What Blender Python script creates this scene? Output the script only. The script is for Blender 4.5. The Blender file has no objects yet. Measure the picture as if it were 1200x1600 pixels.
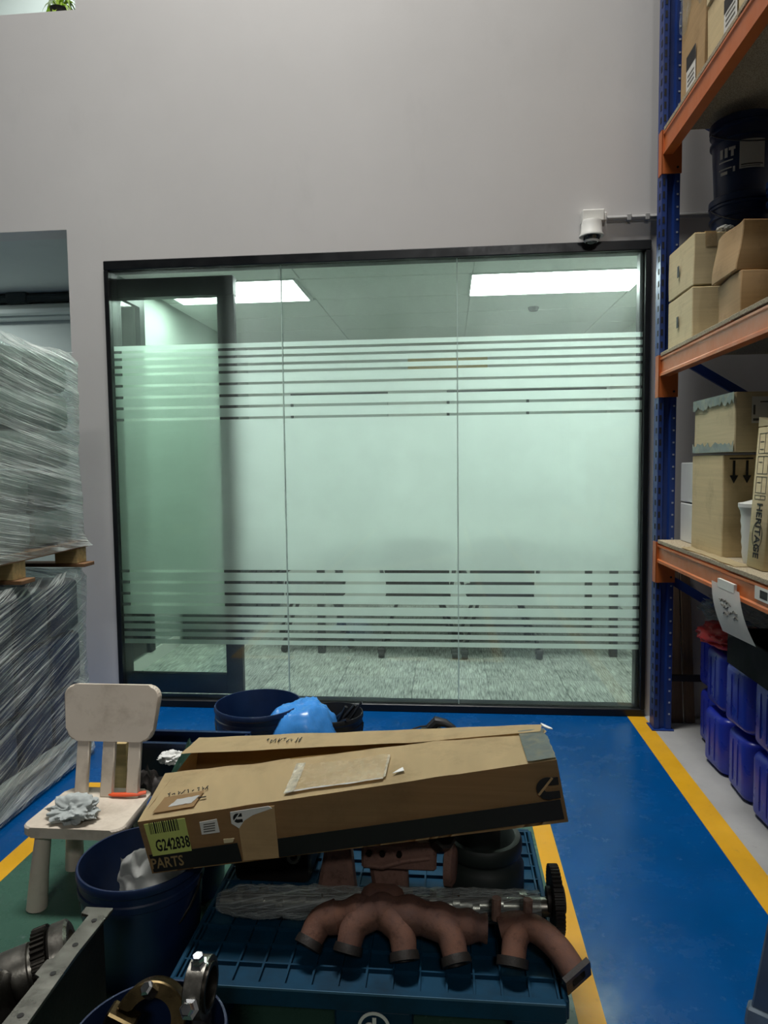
import bpy, bmesh, math, random
from mathutils import Vector, Matrix, noise
S = bpy.context.scene
C = S.collection
R = math.radians
random.seed(7)

# ------------------------------------------------------------------ camera
def set_camera():
    f, yaw, pitch, roll = 1091.98, .09181, .06792, -.011434
    cy, sy, cp, sp = math.cos(yaw), math.sin(yaw), math.cos(pitch), math.sin(pitch)
    fw = Vector((-sy*cp, cy*cp, -sp)); r = Vector((cy, sy, 0)); u = r.cross(fw)
    c, s = math.cos(roll), math.sin(roll)
    r2 = c*r + s*u; u2 = -s*r + c*u
    cd = bpy.data.cameras.new('camera'); co = bpy.data.objects.new('camera', cd); C.objects.link(co)
    cd.sensor_fit = 'HORIZONTAL'; cd.sensor_width = 36; cd.lens = f/1200*36; cd.clip_start = .02
    M = Matrix((r2, u2, -fw)).transposed().to_4x4(); M.translation = (0, 0, 1.5)
    co.matrix_world = M
    S.camera = co
set_camera()
S.view_settings.view_transform = 'Standard'; S.view_settings.look = 'None'
S.view_settings.exposure = 0.0; S.view_settings.gamma = 1; S.view_settings.use_curve_mapping = False
w = bpy.data.worlds.new('world'); S.world = w; w.use_nodes = True
w.node_tree.nodes['Background'].inputs[0].default_value = (.55, .6, .65, 1)
w.node_tree.nodes['Background'].inputs[1].default_value = .02

def area(name, loc, rot, sx, sy, power, col=(1, 1, 1)):
    l = bpy.data.lights.new(name, 'AREA'); l.shape = 'RECTANGLE'; l.size = sx; l.size_y = sy
    l.energy = power; l.color = col
    o = bpy.data.objects.new(name, l); C.objects.link(o); o.location = loc; o.rotation_euler = [R(a) for a in rot]
    return o
# hall lamp high under the roof, an added front fill, a lamp in the side bay and one in the upstairs room
area('hall_and_fill_lamp', (-1.0, 2.7, 9.0), (8, 0, 0), 2.8, 1.0, 142, (1, .985, .95)).data.spread = R(74)
area('hall_and_fill_lamp', (1.0, -6.0, 6.5), (50, 0, 0), 1.2, .6, 125, (1, .985, .95))  # fill added behind the camera to brighten the camera-facing sides
area('bay_lamp', (-4.4, 4.95, 2.86), (0, 0, 0), 1.2, .2, 34, (.9, 1, .97))
area('upstairs_lamp', (-3.2, 5.4, 6.2), (0, 0, 0), 1, 1, 45, (.93, 1, .98))
PANEL = 20.0

# ------------------------------------------------------------------ materials
def lin(h):
    if not isinstance(h, str): return tuple(h)
    v = [int(h[i:i+2], 16)/255 for i in (0, 2, 4)]
    return tuple(x/12.92 if x <= .04045 else ((x+.055)/1.055)**2.4 for x in v)
class NT:
    def __init__(s, name):
        s.m = bpy.data.materials.new(name); s.m.use_nodes = True; s.t = s.m.node_tree; s.t.nodes.clear()
        s.out = s.n('ShaderNodeOutputMaterial')
    def n(s, t, **k):
        x = s.t.nodes.new(t)
        for a, b in k.items(): setattr(x, a, b)
        return x
    def l(s, a, b): s.t.links.new(a, b)
    def coord(s, kind='Object'): return s.n('ShaderNodeTexCoord').outputs[kind]
    def noise(s, scale, detail=4, rough=.55, vec=None, stretch=None, rot=None):
        x = s.n('ShaderNodeTexNoise'); x.inputs['Scale'].default_value = scale
        x.inputs['Detail'].default_value = detail; x.inputs['Roughness'].default_value = rough
        v = vec or s.coord()
        if stretch or rot:
            mp = s.n('ShaderNodeMapping')
            if rot: 
                m0 = s.n('ShaderNodeMapping'); m0.inputs['Rotation'].default_value = rot; s.l(v, m0.inputs['Vector']); v = m0.outputs[0]
            if stretch: mp.inputs['Scale'].default_value = stretch
            s.l(v, mp.inputs['Vector']); v = mp.outputs[0]
        s.l(v, x.inputs['Vector']); return x.outputs['Fac']
    def ramp(s, fac, a, b, pa=.35, pb=.65):
        x = s.n('ShaderNodeValToRGB'); e = x.color_ramp.elements
        e[0].position = pa; e[1].position = pb
        f = lambda q: (q, q, q, 1) if isinstance(q, (int, float)) else tuple(q)+(1,)
        e[0].color = f(a); e[1].color = f(b); s.l(fac, x.inputs[0]); return x.outputs[0]
    def mixc(s, fac, a, b):
        x = s.n('ShaderNodeMix', data_type='RGBA')
        for k, v in ((0, fac), (6, a), (7, b)):
            if isinstance(v, bpy.types.NodeSocket): s.l(v, x.inputs[k])
            else: x.inputs[k].default_value = v if isinstance(v, (int, float)) else tuple(v)+(1,)
        return x.outputs[2]
    def bump(s, h, strength=.3, dist=.01):
        x = s.n('ShaderNodeBump'); x.inputs['Strength'].default_value = strength; x.inputs['Distance'].default_value = dist
        s.l(h, x.inputs['Height']); return x.outputs[0]
    def bsdf(s, col, rough=.6, metal=0, spec=.5, normal=None):
        b = s.n('ShaderNodeBsdfPrincipled')
        for k, v in (('Base Color', col), ('Roughness', rough), ('Metallic', metal), ('Specular IOR Level', spec)):
            if isinstance(v, bpy.types.NodeSocket): s.l(v, b.inputs[k])
            else: b.inputs[k].default_value = v if isinstance(v, (int, float)) else tuple(v)+(1,)
        if normal: s.l(normal, b.inputs['Normal'])
        return b.outputs[0]
    def end(s, sh): s.l(sh, s.out.inputs[0]); return s.m
def mat(name, col, rough=.6, metal=0, var=.12, scale=6, bump=0, bscale=60, dirt=None, dirt_amt=.5, dscale=4, spec=.5, stretch=None):
    t = NT(name); c = lin(col)
    d = tuple(x*(1-var) for x in c); e = tuple(min(1, x*(1+var)) for x in c)
    col_ = t.ramp(t.noise(scale, stretch=stretch), d, e, .3, .7)
    if dirt:
        f = t.ramp(t.noise(dscale, 8, .65), 0.0, dirt_amt, .48, .68)
        col_ = t.mixc(f, col_, lin(dirt))
    nm = t.bump(t.noise(bscale, 3), bump, .004) if bump else None
    rg = t.ramp(t.noise(scale*1.7), max(0, rough-.07), min(1, rough+.07))
    return t.end(t.bsdf(col_, rg, metal, spec, nm))
def emit(name, col, k):
    t = NT(name); e = t.n('ShaderNodeEmission'); e.inputs[0].default_value = tuple(col)+(1,); e.inputs[1].default_value = k
    return t.end(e.outputs[0])
def glass_mat(name, tint, rough=.02, ior=1.45, haze=0):
    t = NT(name)
    tr = t.n('ShaderNodeBsdfTransparent'); tr.inputs[0].default_value = tuple(tint)+(1,)
    gl = t.n('ShaderNodeBsdfGlossy'); gl.inputs['Roughness'].default_value = rough
    fr = t.n('ShaderNodeFresnel'); fr.inputs[0].default_value = ior
    mx = t.n('ShaderNodeMixShader'); t.l(fr.outputs[0], mx.inputs[0]); t.l(tr.outputs[0], mx.inputs[1]); t.l(gl.outputs[0], mx.inputs[2])
    if haze:
        tl = t.n('ShaderNodeBsdfTranslucent'); tl.inputs[0].default_value = (.95, 1, .98, 1)
        m2 = t.n('ShaderNodeMixShader'); t.l(t.ramp(t.noise(2.5, 6, .6), haze*.6, haze*1.4), m2.inputs[0]); t.l(mx.outputs[0], m2.inputs[1]); t.l(tl.outputs[0], m2.inputs[2]); mx = m2
    return t.end(mx.outputs[0])
def film_mat(name, col, fwd=.35):
    t = NT(name)
    c = t.ramp(t.noise(2.2, 5), tuple(x*.95 for x in col), col)
    tl = t.n('ShaderNodeBsdfTranslucent'); t.l(c, tl.inputs[0])
    df = t.n('ShaderNodeBsdfDiffuse'); df.inputs[0].default_value = (.75, .8, .78, 1)
    m1 = t.n('ShaderNodeMixShader'); m1.inputs[0].default_value = .05; t.l(tl.outputs[0], m1.inputs[1]); t.l(df.outputs[0], m1.inputs[2])
    rf = t.n('ShaderNodeBsdfRefraction'); rf.inputs['IOR'].default_value = 1.04; rf.inputs['Roughness'].default_value = .9; rf.inputs[0].default_value = tuple(col)+(1,)
    m2 = t.n('ShaderNodeMixShader'); m2.inputs[0].default_value = fwd; t.l(m1.outputs[0], m2.inputs[1]); t.l(rf.outputs[0], m2.inputs[2])
    return t.end(m2.outputs[0])
def stretch_film(name, ang, base, hi=.75):
    """clear stretch film: folded, milky strands run along the winding direction"""
    t = NT(name); uv = t.coord('UV')
    st = t.noise(1, 5, .6, uv, (1.1, 60, 1), (0, 0, ang))
    st2 = t.noise(1, 4, .6, uv, (2.2, 150, 1), (0, 0, ang*1.25))
    big = t.noise(3.0, 3, .5, uv)
    a = t.ramp(st, 0.0, .9, .50, .62); b = t.ramp(st2, 0.0, 1.0, .54, .66)
    mm = t.n('ShaderNodeMath', operation='MAXIMUM'); t.l(a, mm.inputs[0]); t.l(b, mm.inputs[1])
    m3 = t.n('ShaderNodeMath', operation='MULTIPLY_ADD'); t.l(mm.outputs[0], m3.inputs[0]); m3.inputs[1].default_value = hi-base; m3.inputs[2].default_value = base
    g = t.ramp(big, .45, 1.25, .3, .7)
    m4 = t.n('ShaderNodeMath', operation='MULTIPLY', use_clamp=True); t.l(m3.outputs[0], m4.inputs[0]); t.l(g, m4.inputs[1])
    hs = t.n('ShaderNodeMath', operation='ADD'); t.l(st, hs.inputs[0]); t.l(st2, hs.inputs[1])
    nm = t.bump(hs.outputs[0], .9, .02)
    p = t.bsdf((.82, .88, .85), .14, 0, .8, nm)
    tr = t.n('ShaderNodeBsdfTransparent'); tr.inputs[0].default_value = (.93, .97, .96, 1)
    mx = t.n('ShaderNodeMixShader'); t.l(m4.outputs[0], mx.inputs[0]); t.l(tr.outputs[0], mx.inputs[1]); t.l(p, mx.inputs[2])
    return t.end(mx.outputs[0])
def wall_mat(name, col, rough=.85):
    t = NT(name); c = lin(col)
    f = t.ramp(t.noise(.9, 6, .6), .94, 1.03, .3, .7)
    x = t.mixc(1.0, c, f); x.node.blend_type = 'MULTIPLY'
    sm = t.ramp(t.noise(3.2, 9, .7, stretch=(1, 1, .5)), 0.0, .22, .58, .78)
    x = t.mixc(sm, x, tuple(v*.72 for v in c))
    return t.end(t.bsdf(x, rough, 0, .3, t.bump(t.noise(140, 2), .06, .002)))
def floor_mat(name, col, rough=.22, wear='8a8f94', amt=.5, bump=.15, spec=.5):
    t = NT(name); c = lin(col)
    a = t.ramp(t.noise(2.2, 6, .6), tuple(v*.86 for v in c), tuple(min(1, v*1.12) for v in c), .3, .7)
    sp = t.ramp(t.noise(26, 9, .75), 0.0, amt, .6, .74)
    a = t.mixc(sp, a, lin(wear))
    rg = t.ramp(t.noise(5, 7, .7), max(.05, rough-.1), rough+.16, .35, .7)
    return t.end(t.bsdf(a, rg, 0, spec, t.bump(t.noise(38, 4), bump, .004)))
def carpet_mat():
    t = NT('carpet_loop'); v = t.coord('Object')
    oi = t.n('ShaderNodeObjectInfo').outputs['Random']
    st = t.noise(1, 3, .6, v, (150, 9, 1))
    pa = t.noise(1, 2, .5, v, (10, 5, 1))
    c = t.ramp(st, lin('454945'), lin('d2d6cd'), .36, .64)
    d = t.ramp(pa, lin('7a7f78'), lin('b4b9b0'), .35, .65)
    x = t.mixc(.42, c, d)
    k = t.ramp(oi, .8, 1.12, 0, 1)
    y = t.mixc(1.0, x, k); y.node.blend_type = 'MULTIPLY'
    return t.end(t.bsdf(y, .95, 0, .1, t.bump(st, .5, .004)))
def chip_mat():
    t = NT('chipboard')
    v = t.n('ShaderNodeTexVoronoi'); v.inputs['Scale'].default_value = 160; t.l(t.coord(), v.inputs['Vector'])
    c = t.ramp(v.outputs['Distance'], lin('6f6250'), lin('b3a68c'), .1, .6)
    d = t.ramp(t.noise(3, 6), 0.0, .5, .45, .7)
    return t.end(t.bsdf(t.mixc(d, c, lin('8d8574')), .85, 0, .2))
def card_mat(name, col, dirt='6a5236', amt=.35, water=False):
    t = NT(name); c = lin(col)
    fl = t.noise(1, 3, .5, t.coord(), (3, 3, 90))
    a = t.ramp(fl, tuple(v*.93 for v in c), tuple(v*1.05 for v in c), .3, .7)
    f = t.ramp(t.noise(5, 8, .7), 0.0, amt, .5, .74)
    a = t.mixc(f, a, lin(dirt))
    sc = t.ramp(t.noise(1, 7, .8, t.coord(), (40, 8, 8)), 0.0, .3, .66, .74)
    a = t.mixc(sc, a, tuple(min(1, v*1.35) for v in c))
    return t.end(t.bsdf(a, .8, 0, .25, t.bump(fl, .05, .002)))
def rust_mat(name, a, b, rough=.75):
    t = NT(name)
    c = t.ramp(t.noise(9, 8, .7), lin(a), lin(b), .35, .65)
    s = t.ramp(t.noise(34, 8, .75), 0.0, .55, .52, .68)
    return t.end(t.bsdf(t.mixc(s, c, lin('2a1c17')), rough, .25, .4, t.bump(t.noise(60, 6, .7), .35, .004)))

M = {}
M['wall'] = wall_mat('wall_paint', 'c8c6c4')
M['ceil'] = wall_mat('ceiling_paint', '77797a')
M['baywall'] = wall_mat('bay_wall_paint', 'c6cdc9')
M['blue'] = floor_mat('blue_floor_paint', '004580', .22, '5a7f9c', .4, spec=.32)
M['green'] = floor_mat('green_floor_paint', '3a5a4d', .28, spec=.35)
M['yellow'] = floor_mat('yellow_line_paint', 'd09c1c', .4, '7a6a3a', .6)
M['concrete'] = floor_mat('bare_concrete', '9c9c9a', .6, '6c6c6a', .5)
M['black'] = mat('black_anodised', '14171a', .38, .3)
M['glass'] = glass_mat('pane_glass', (.92, .985, .955), haze=.06)
M['doorglass'] = glass_mat('door_glass', (.93, .99, .95))
M['film'] = film_mat('frosted_film', (.93, 1.0, .97))
M['doorfilm'] = film_mat('door_frosted_film', (.90, 1.0, .92), .6)
M['joint'] = mat('clear_silicone', 'b9cfc6', .3)
M['carpet'] = carpet_mat()
M['tile'] = mat('mineral_tile', 'e6e9e4', .9, 0, .05, 30)
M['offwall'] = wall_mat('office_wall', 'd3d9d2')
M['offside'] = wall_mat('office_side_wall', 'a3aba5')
M['panel'] = emit('lamp_diffuser', (.93, 1.0, .965), PANEL)
M['white'] = mat('white_plastic', 'd8d8d2', .45, 0, .05)
M['lampframe'] = mat('lamp_frame', 'cfd4d0', .4)
M['plum'] = mat('black_plastic', '17181a', .5)
M['darkfab'] = mat('dark_fabric', '1b1e20', .9, 0, .2, 40)
M['chrome'] = mat('chrome', 'c8cacb', .18, 1)
M['steel'] = mat('worn_steel', '8d8a82', .32, .9, .2, 14, .1, 80, '3a3530', .5, 9)
M['steeldark'] = mat('oily_steel', '3b3833', .34, .85, .3, 12, .1, 80, '15120f', .7, 6)
M['cast'] = rust_mat('cast_iron', '1d1c1b', '2b2724', .55)
M['rust'] = rust_mat('rusty_iron', '5c443d', '74503f', .8)
M['rustdark'] = rust_mat('dark_rusty_iron', '755a50', '8c6a5d', .75)
M['brass'] = mat('bearing_metal', '6b5c3e', .3, .9, .25, 10, 0, 60, '2b2216', .6, 8)
M['rackblue'] = mat('rack_blue', '1b3a80', .42, .1, .1, 8, 0, 60, '0d1a36', .3)
M['blackcrate'] = mat('black_crate_plastic', '0c0d0e', .8, spec=.2)
M['hole'] = mat('punched_hole', '9aa3b5', .5)
M['holedark'] = mat('punched_slot', '0b0e16', .7)
M['orange'] = mat('rack_orange', 'c7692f', .42, .1, .08, 8, 0, 60, '8a4c26', .3)
M['chip'] = chip_mat()
M['card'] = card_mat('cardboard', 'd2bd92')
M['cardpale'] = card_mat('pale_cardboard', 'd3c29a')
M['cardold'] = card_mat('crushed_cardboard', 'a98c66', '5c4630', .5)
M['cardbrown'] = card_mat('brown_cardboard', 'ad8f66')
M['carddark'] = card_mat('carton_inside', '8c6c44')
M['tape'] = mat('clear_tape', 'd0bb92', .25, 0, .06, 30)
M['tapegrey'] = mat('grey_tape', '76807c', .4, 0, .15, 20, 0, 60, 'a99c7a', .6, 30)
M['label'] = mat('white_label', 'd5d3cb', .6, 0, .05)
M['lime'] = mat('lime_label', 'b9c46a', .6, 0, .08)
M['ink'] = mat('black_ink', '12110f', .6, 0, .1)
M['inkgrey'] = mat('grey_ink', '5d5a52', .7)
M['inkgold'] = mat('kraft_ink', '8a744c', .7)
M['pailblue'] = mat('blue_pail_plastic', '143a78', .4, 0, .1, 5, 0, 60, '0b1c3c', .4)
M['naildark'] = mat('dark_blue_plastic', '0e2346', .42, 0, .12, 5, 0, 60, '081022', .5)
M['canblue'] = mat('jerrycan_blue', '2335ae', .33, 0, .1, 5)
M['palletblue'] = mat('pallet_blue', '03354e', .6, 0, .15, 7, 0, 60, '061720', .6, spec=.25)
M['palletedge'] = mat('scuffed_blue', '3a6078', .6)
M['chair'] = mat('chair_plastic', 'cdc2b2', .55, 0, .06, 5, .05, 90, '8f8070', .55, 7)
M['rag'] = mat('grey_rag', 'a9b0ae', .95, 0, .15, 18, .2, 300)
M['orangeplastic'] = mat('orange_plastic', 'd8552c', .4)
M['redbag'] = mat('red_bag', 'b5262a', .35, 0, .15, 9)
M['bluebag'] = mat('blue_bag', '3d86cf', .28, 0, .15, 9)
M['greenbag'] = mat('green_bag', '2c4a3d', .35, 0, .2, 9)
M['paper'] = mat('paper', 'd9dad6', .8, 0, .05)
M['plank'] = mat('plank_wood', '6e5a48', .8, 0, .25, 5, .1, 80, stretch=(8, 8, .8))
M['palletwood'] = mat('pallet_wood', 'c3ab78', .8, 0, .2, 5, .1, 80, stretch=(1, 12, 12))
M['palletwooddark'] = mat('weathered_pallet_wood', '7a5a3c', .85, 0, .25, 6, .1, 80)
M['loadgrey'] = mat('wrapped_sacks', '8a9992', .7, 0, .25, 4)
M['loadnavy'] = mat('wrapped_cans', '17264f', .4, 0, .3, 4)
M['film_up'] = stretch_film('stretch_film_upper', .16, .38, 1.0)
M['film_lo'] = stretch_film('stretch_film_lower', -.27, .16, .95)
M['clearbag'] = stretch_film('clear_bag_film', .7, .16, .5)
M['crinkle'] = mat('crinkled_clear_film', 'd9d2bd', .2, 0, .3, 60)
M['camwrap'] = stretch_film('cam_wrap_film', 1.25, .26, .85)
M['film_band'] = stretch_film('stretch_film_band', -.12, .6, 1.0)
M['rubber'] = mat('black_rubber', '1b2522', .6, 0, .2, 8, .05, 60)
M['soil'] = mat('dark_soil', '1a1a14', .95)
M['leaf'] = mat('variegated_leaf', '9dbb3c', .5, 0, .5, 14)
M['leafpale'] = mat('pale_leaf', 'c3cdb8', .5, 0, .2, 20)
M['pot'] = mat('white_pot', 'd8dcda', .4)
M['greysteel'] = mat('blue_grey_steel', '5a6874', .45, .2, .12, 6, 0, 60, '39424a', .4)
M['conduit'] = mat('grey_conduit', '9a9a98', .6)
M['baypipe'] = mat('dark_pipe', '3c4341', .6)
M['yellowboard'] = mat('ochre_board', 'b59a55', .6)
M['smoke'] = mat('smoked_dome', '1a1c1e', .08, 0, .05, spec=.8)
M['board'] = mat('whiteboard', 'b9c4bd', .4, 0, .04)
M['cabinet'] = mat('dark_cabinet', '23302d', .5)

# ------------------------------------------------------------------ mesh helpers
class MB:
    def __init__(s): s.bm = bmesh.new()
    def _add(s, b2, mtx=None):
        if mtx is not None: bmesh.ops.transform(b2, matrix=mtx, verts=b2.verts)
        me = bpy.data.meshes.new('tmp'); b2.to_mesh(me); b2.free(); s.bm.from_mesh(me); bpy.data.meshes.remove(me); return s
    def box(s, x0, x1, y0, y1, z0, z1, bev=0, seg=1, mtx=None):
        b = bmesh.new(); bmesh.ops.create_cube(b, size=1)
        for v in b.verts: v.co = ((x0+x1)/2+v.co.x*(x1-x0), (y0+y1)/2+v.co.y*(y1-y0), (z0+z1)/2+v.co.z*(z1-z0))
        if bev: bmesh.ops.bevel(b, geom=b.edges[:], offset=bev, segments=seg, profile=.5, affect='EDGES')
        return s._add(b, mtx)
    def hexa(s, P, bev=0, mtx=None):   # 8 points: bottom 4 (ccw), top 4
        b = bmesh.new(); v = [b.verts.new(p) for p in P]
        for f in ((3, 2, 1, 0), (4, 5, 6, 7), (0, 1, 5, 4), (1, 2, 6, 5), (2, 3, 7, 6), (3, 0, 4, 7)): b.faces.new([v[i] for i in f])
        if bev: bmesh.ops.bevel(b, geom=b.edges[:], offset=bev, segments=1, profile=.5, affect='EDGES')
        return s._add(b, mtx)
    def prism(s, pts, h, mtx=None, bev=0):   # polygon in xy extruded in +z
        b = bmesh.new(); n = len(pts)
        lo = [b.verts.new((p[0], p[1], 0)) for p in pts]; hi = [b.verts.new((p[0], p[1], h)) for p in pts]
        b.faces.new(lo[::-1]); b.faces.new(hi)
        for i in range(n): b.faces.new((lo[i], lo[(i+1) % n], hi[(i+1) % n], hi[i]))
        if bev: bmesh.ops.bevel(b, geom=b.edges[:], offset=bev, segments=1, profile=.5, affect='EDGES')
        bmesh.ops.recalc_face_normals(b, faces=b.faces)
        return s._add(b, mtx)
    def lathe(s, prof, mtx=None, seg=32, closed=False):   # prof: (r, z)
        b = bmesh.new(); rings = []
        for r, z in prof:
            if r < 1e-6: rings.append([b.verts.new((0, 0, z))])
            else: rings.append([b.verts.new((r*math.cos(2*math.pi*i/seg), r*math.sin(2*math.pi*i/seg), z)) for i in range(seg)])
        prs = list(zip(rings, rings[1:]))
        if closed: prs.append((rings[-1], rings[0]))
        for a, c in prs:
            for i in range(seg):
                j = (i+1) % seg
                if len(a) == 1 and len(c) == 1: continue
                if len(a) == 1: b.faces.new((a[0], c[j], c[i]))
                elif len(c) == 1: b.faces.new((a[i], a[j], c[0]))
                else: b.faces.new((a[i], a[j], c[j], c[i]))
        bmesh.ops.recalc_face_normals(b, faces=b.faces)
        return s._add(b, mtx)
    def tube(s, pts, rad, seg=12, cap=True, flat=1.0):   # polyline with radius (number or list)
        b = bmesh.new(); n = len(pts); P = [Vector(p) for p in pts]
        rr = rad if isinstance(rad, (list, tuple)) else [rad]*n
        rings = []; prev = None
        for i in range(n):
            t = (P[min(i+1, n-1)]-P[max(i-1, 0)]).normalized()
            if prev is None:
                a = t.cross(Vector((0, 0, 1)));
                if a.length < .1: a = t.cross(Vector((1, 0, 0)))
            else: a = prev-t*prev.dot(t)
            a.normalize(); prev = a; c = t.cross(a)
            rings.append([b.verts.new(P[i]+rr[i]*(a*math.cos(2*math.pi*k/seg)+c*math.sin(2*math.pi*k/seg)*flat)) for k in range(seg)])
        for a, c in zip(rings, rings[1:]):
            for i in range(seg): b.faces.new((a[i], a[(i+1) % seg], c[(i+1) % seg], c[i]))
        if cap: b.faces.new(rings[0][::-1]); b.faces.new(rings[-1])
        bmesh.ops.recalc_face_normals(b, faces=b.faces)
        return s._add(b)
    def quad(s, a, b_, c, d):
        v = [s.bm.verts.new(p) for p in (a, b_, c, d)]; s.bm.faces.new(v); return s
    def sheet(s, f, nu, nv, th=0):   # f(u,v) -> point
        b = bmesh.new(); g = [[b.verts.new(f(i/nu, j/nv)) for j in range(nv+1)] for i in range(nu+1)]
        uvl = b.loops.layers.uv.new('UVMap')
        for i in range(nu):
            for j in range(nv):
                fc = b.faces.new((g[i][j], g[i+1][j], g[i+1][j+1], g[i][j+1]))
                for l, (u, v) in zip(fc.loops, ((i, j), (i+1, j), (i+1, j+1), (i, j+1))): l[uvl].uv = (u/nu, v/nv)
        if th: bmesh.ops.solidify(b, geom=b.faces[:], thickness=th)
        return s._add(b)
    def build(s, name, m, parent=None, smooth=35, kind=None, label=None):
        me = bpy.data.meshes.new(name); s.bm.to_mesh(me); s.bm.free()
        me.materials.append(M[m] if isinstance(m, str) else m)
        if smooth:
            me.polygons.foreach_set('use_smooth', [True]*len(me.polygons)); me.set_sharp_from_angle(angle=R(smooth))
        o = bpy.data.objects.new(name, me); C.objects.link(o)
        if parent:
            o.parent = parent; o.matrix_parent_inverse = Matrix.Translation(-wloc(parent)) if parent.type == 'EMPTY' else Matrix()
        if kind: o['kind'] = kind
        if label: o['label'] = label
        return o
def wloc(o):
    v = o.location.copy()
    while o.parent: o = o.parent; v += o.location
    return v
def bx(name, m, x0, x1, y0, y1, z0, z1, parent=None, bev=0, **k): return MB().box(x0, x1, y0, y1, z0, z1, bev).build(name, m, parent, **k)
def tag(o, label, cat, group=None):
    o['label'] = label; o['category'] = cat
    if group: o['group'] = group
    return o
def thing(name, label, cat, loc=(0, 0, 0), group=None):
    o = bpy.data.objects.new(name, None); C.objects.link(o); o.location = loc; o.empty_display_size = .1
    return tag(o, label, cat, group)
def struct(o): o['kind'] = 'structure'; return o
def dup(root, loc, label=None, rotz=None):
    r = root.copy(); C.objects.link(r); r.location = loc
    if rotz is not None: r.rotation_euler = (0, 0, rotz)
    if label: r['label'] = label
    for ch in list(root.children):
        c = ch.copy(); C.objects.link(c); c.parent = r; c.matrix_parent_inverse = ch.matrix_parent_inverse.copy()
        for g in list(ch.children):
            d = g.copy(); C.objects.link(d); d.parent = c; d.matrix_parent_inverse = g.matrix_parent_inverse.copy()
    return r
def rotz(a, loc=(0, 0, 0)): return Matrix.Translation(loc) @ Matrix.Rotation(a, 4, 'Z')
def axis_mtx(loc, d):   # z axis -> d
    return Matrix.Translation(loc) @ Vector((0, 0, 1)).rotation_difference(Vector(d)).to_matrix().to_4x4()
def frame_mtx(o, u, v):   # x->u, y->v, z->u x v
    u = Vector(u).normalized(); v = Vector(v).normalized(); n = u.cross(v).normalized(); v = n.cross(u)
    m = Matrix((u, v, n)).transposed().to_4x4(); m.translation = o; return m
def text(s, name, body, size, o, u, v, m, parent, th=.0006, wid=1.0, bold=0.0):
    cu = bpy.data.curves.new('lettering', 'FONT'); cu.body = body; cu.size = size; cu.extrude = th; cu.resolution_u = 2; cu.offset = bold
    t = bpy.data.objects.new('lettering', cu); C.objects.link(t)
    dg = bpy.context.evaluated_depsgraph_get(); dg.update()
    me = bpy.data.meshes.new_from_object(t.evaluated_get(dg)); bpy.data.objects.remove(t); bpy.data.curves.remove(cu)
    mt = frame_mtx(o, u, v) @ Matrix.Diagonal((wid, 1, 1, 1)); me.transform(mt)
    me.materials.clear(); me.materials.append(M[m])
    ob = bpy.data.objects.new(name, me); C.objects.link(ob)
    if parent:
        ob.parent = parent
        if parent.type == 'EMPTY': ob.matrix_parent_inverse = Matrix.Translation(-wloc(parent))
    return ob
def lettering(body, size, o, u, v, m, parent, **k): return text(None, 'lettering', body, size, o, u, v, m, parent, **k)
def decal(name, m, o, u, v, w, h, parent, th=.0008, label=None, pts=None):
    """thin flat sticker: lower-left corner o, directions u,v"""
    return MB().prism(pts or [(0, 0), (w, 0), (w, h), (0, h)], th, frame_mtx(o, u, v)).build(name, m, parent, 0, label=label)
X_, Y_, Z_ = Vector((1, 0, 0)), Vector((0, 1, 0)), Vector((0, 0, 1))

# ================================================================== SETTING
D = 4.161
fl = struct(bx('floor', 'blue', -6, 2.6, -8, D, -.2, 0))
bx('green_paint', 'green', -1.63, .34, -8, 3.02, 0, .0015, fl)
bx('painted_stripe', 'yellow', .34, .415, -8, 3.10, 0, .002, fl)
bx('painted_stripe', 'yellow', -1.71, -1.63, -8, 3.10, 0, .002, fl)
bx('painted_stripe', 'yellow', -1.63, .34, 3.02, 3.10, 0, .002, fl)
bx('painted_stripe', 'yellow', 1.045, 1.143, -8, D, 0, .002, fl)
bx('concrete_strip', 'concrete', 1.143, 2.6, -8, D, 0, .0018, fl)
bay_floor = struct(bx('floor_bay', 'concrete', -6, -2.32, D, 7, -.2, .0))
# back wall with the bay opening, the glass opening and the upstairs opening
b = MB()
b.box(-2.30, -2.069, D, D+.16, 0, 2.945); b.box(1.146, 2.6, D, D+.16, 0, 2.945)
b.box(-2.069, 1.146, D, D+.16, 2.745, 2.945)
b.box(-6, 2.6, D, D+.16, 2.945, 4.215); b.box(-2.19, 2.6, D, D+.16, 4.215, 9.5)
b.box(-6, -3.4, D, D+.16, 4.215, 9.5); b.box(-3.4, -2.19, D, D+.16, 5.6, 9.5)
wb = struct(b.build('wall_back', 'wall', None, 0))
# pier beyond the bay opening keeps its inner edge
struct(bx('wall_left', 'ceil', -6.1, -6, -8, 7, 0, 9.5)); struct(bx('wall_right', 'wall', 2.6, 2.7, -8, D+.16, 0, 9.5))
struct(bx('wall_front', 'ceil', -6, 2.6, -8.1, -8, 0, 9.5)); struct(bx('ceiling', 'ceil', -6, 2.6, -8, 7, 9.5, 9.6))
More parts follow.
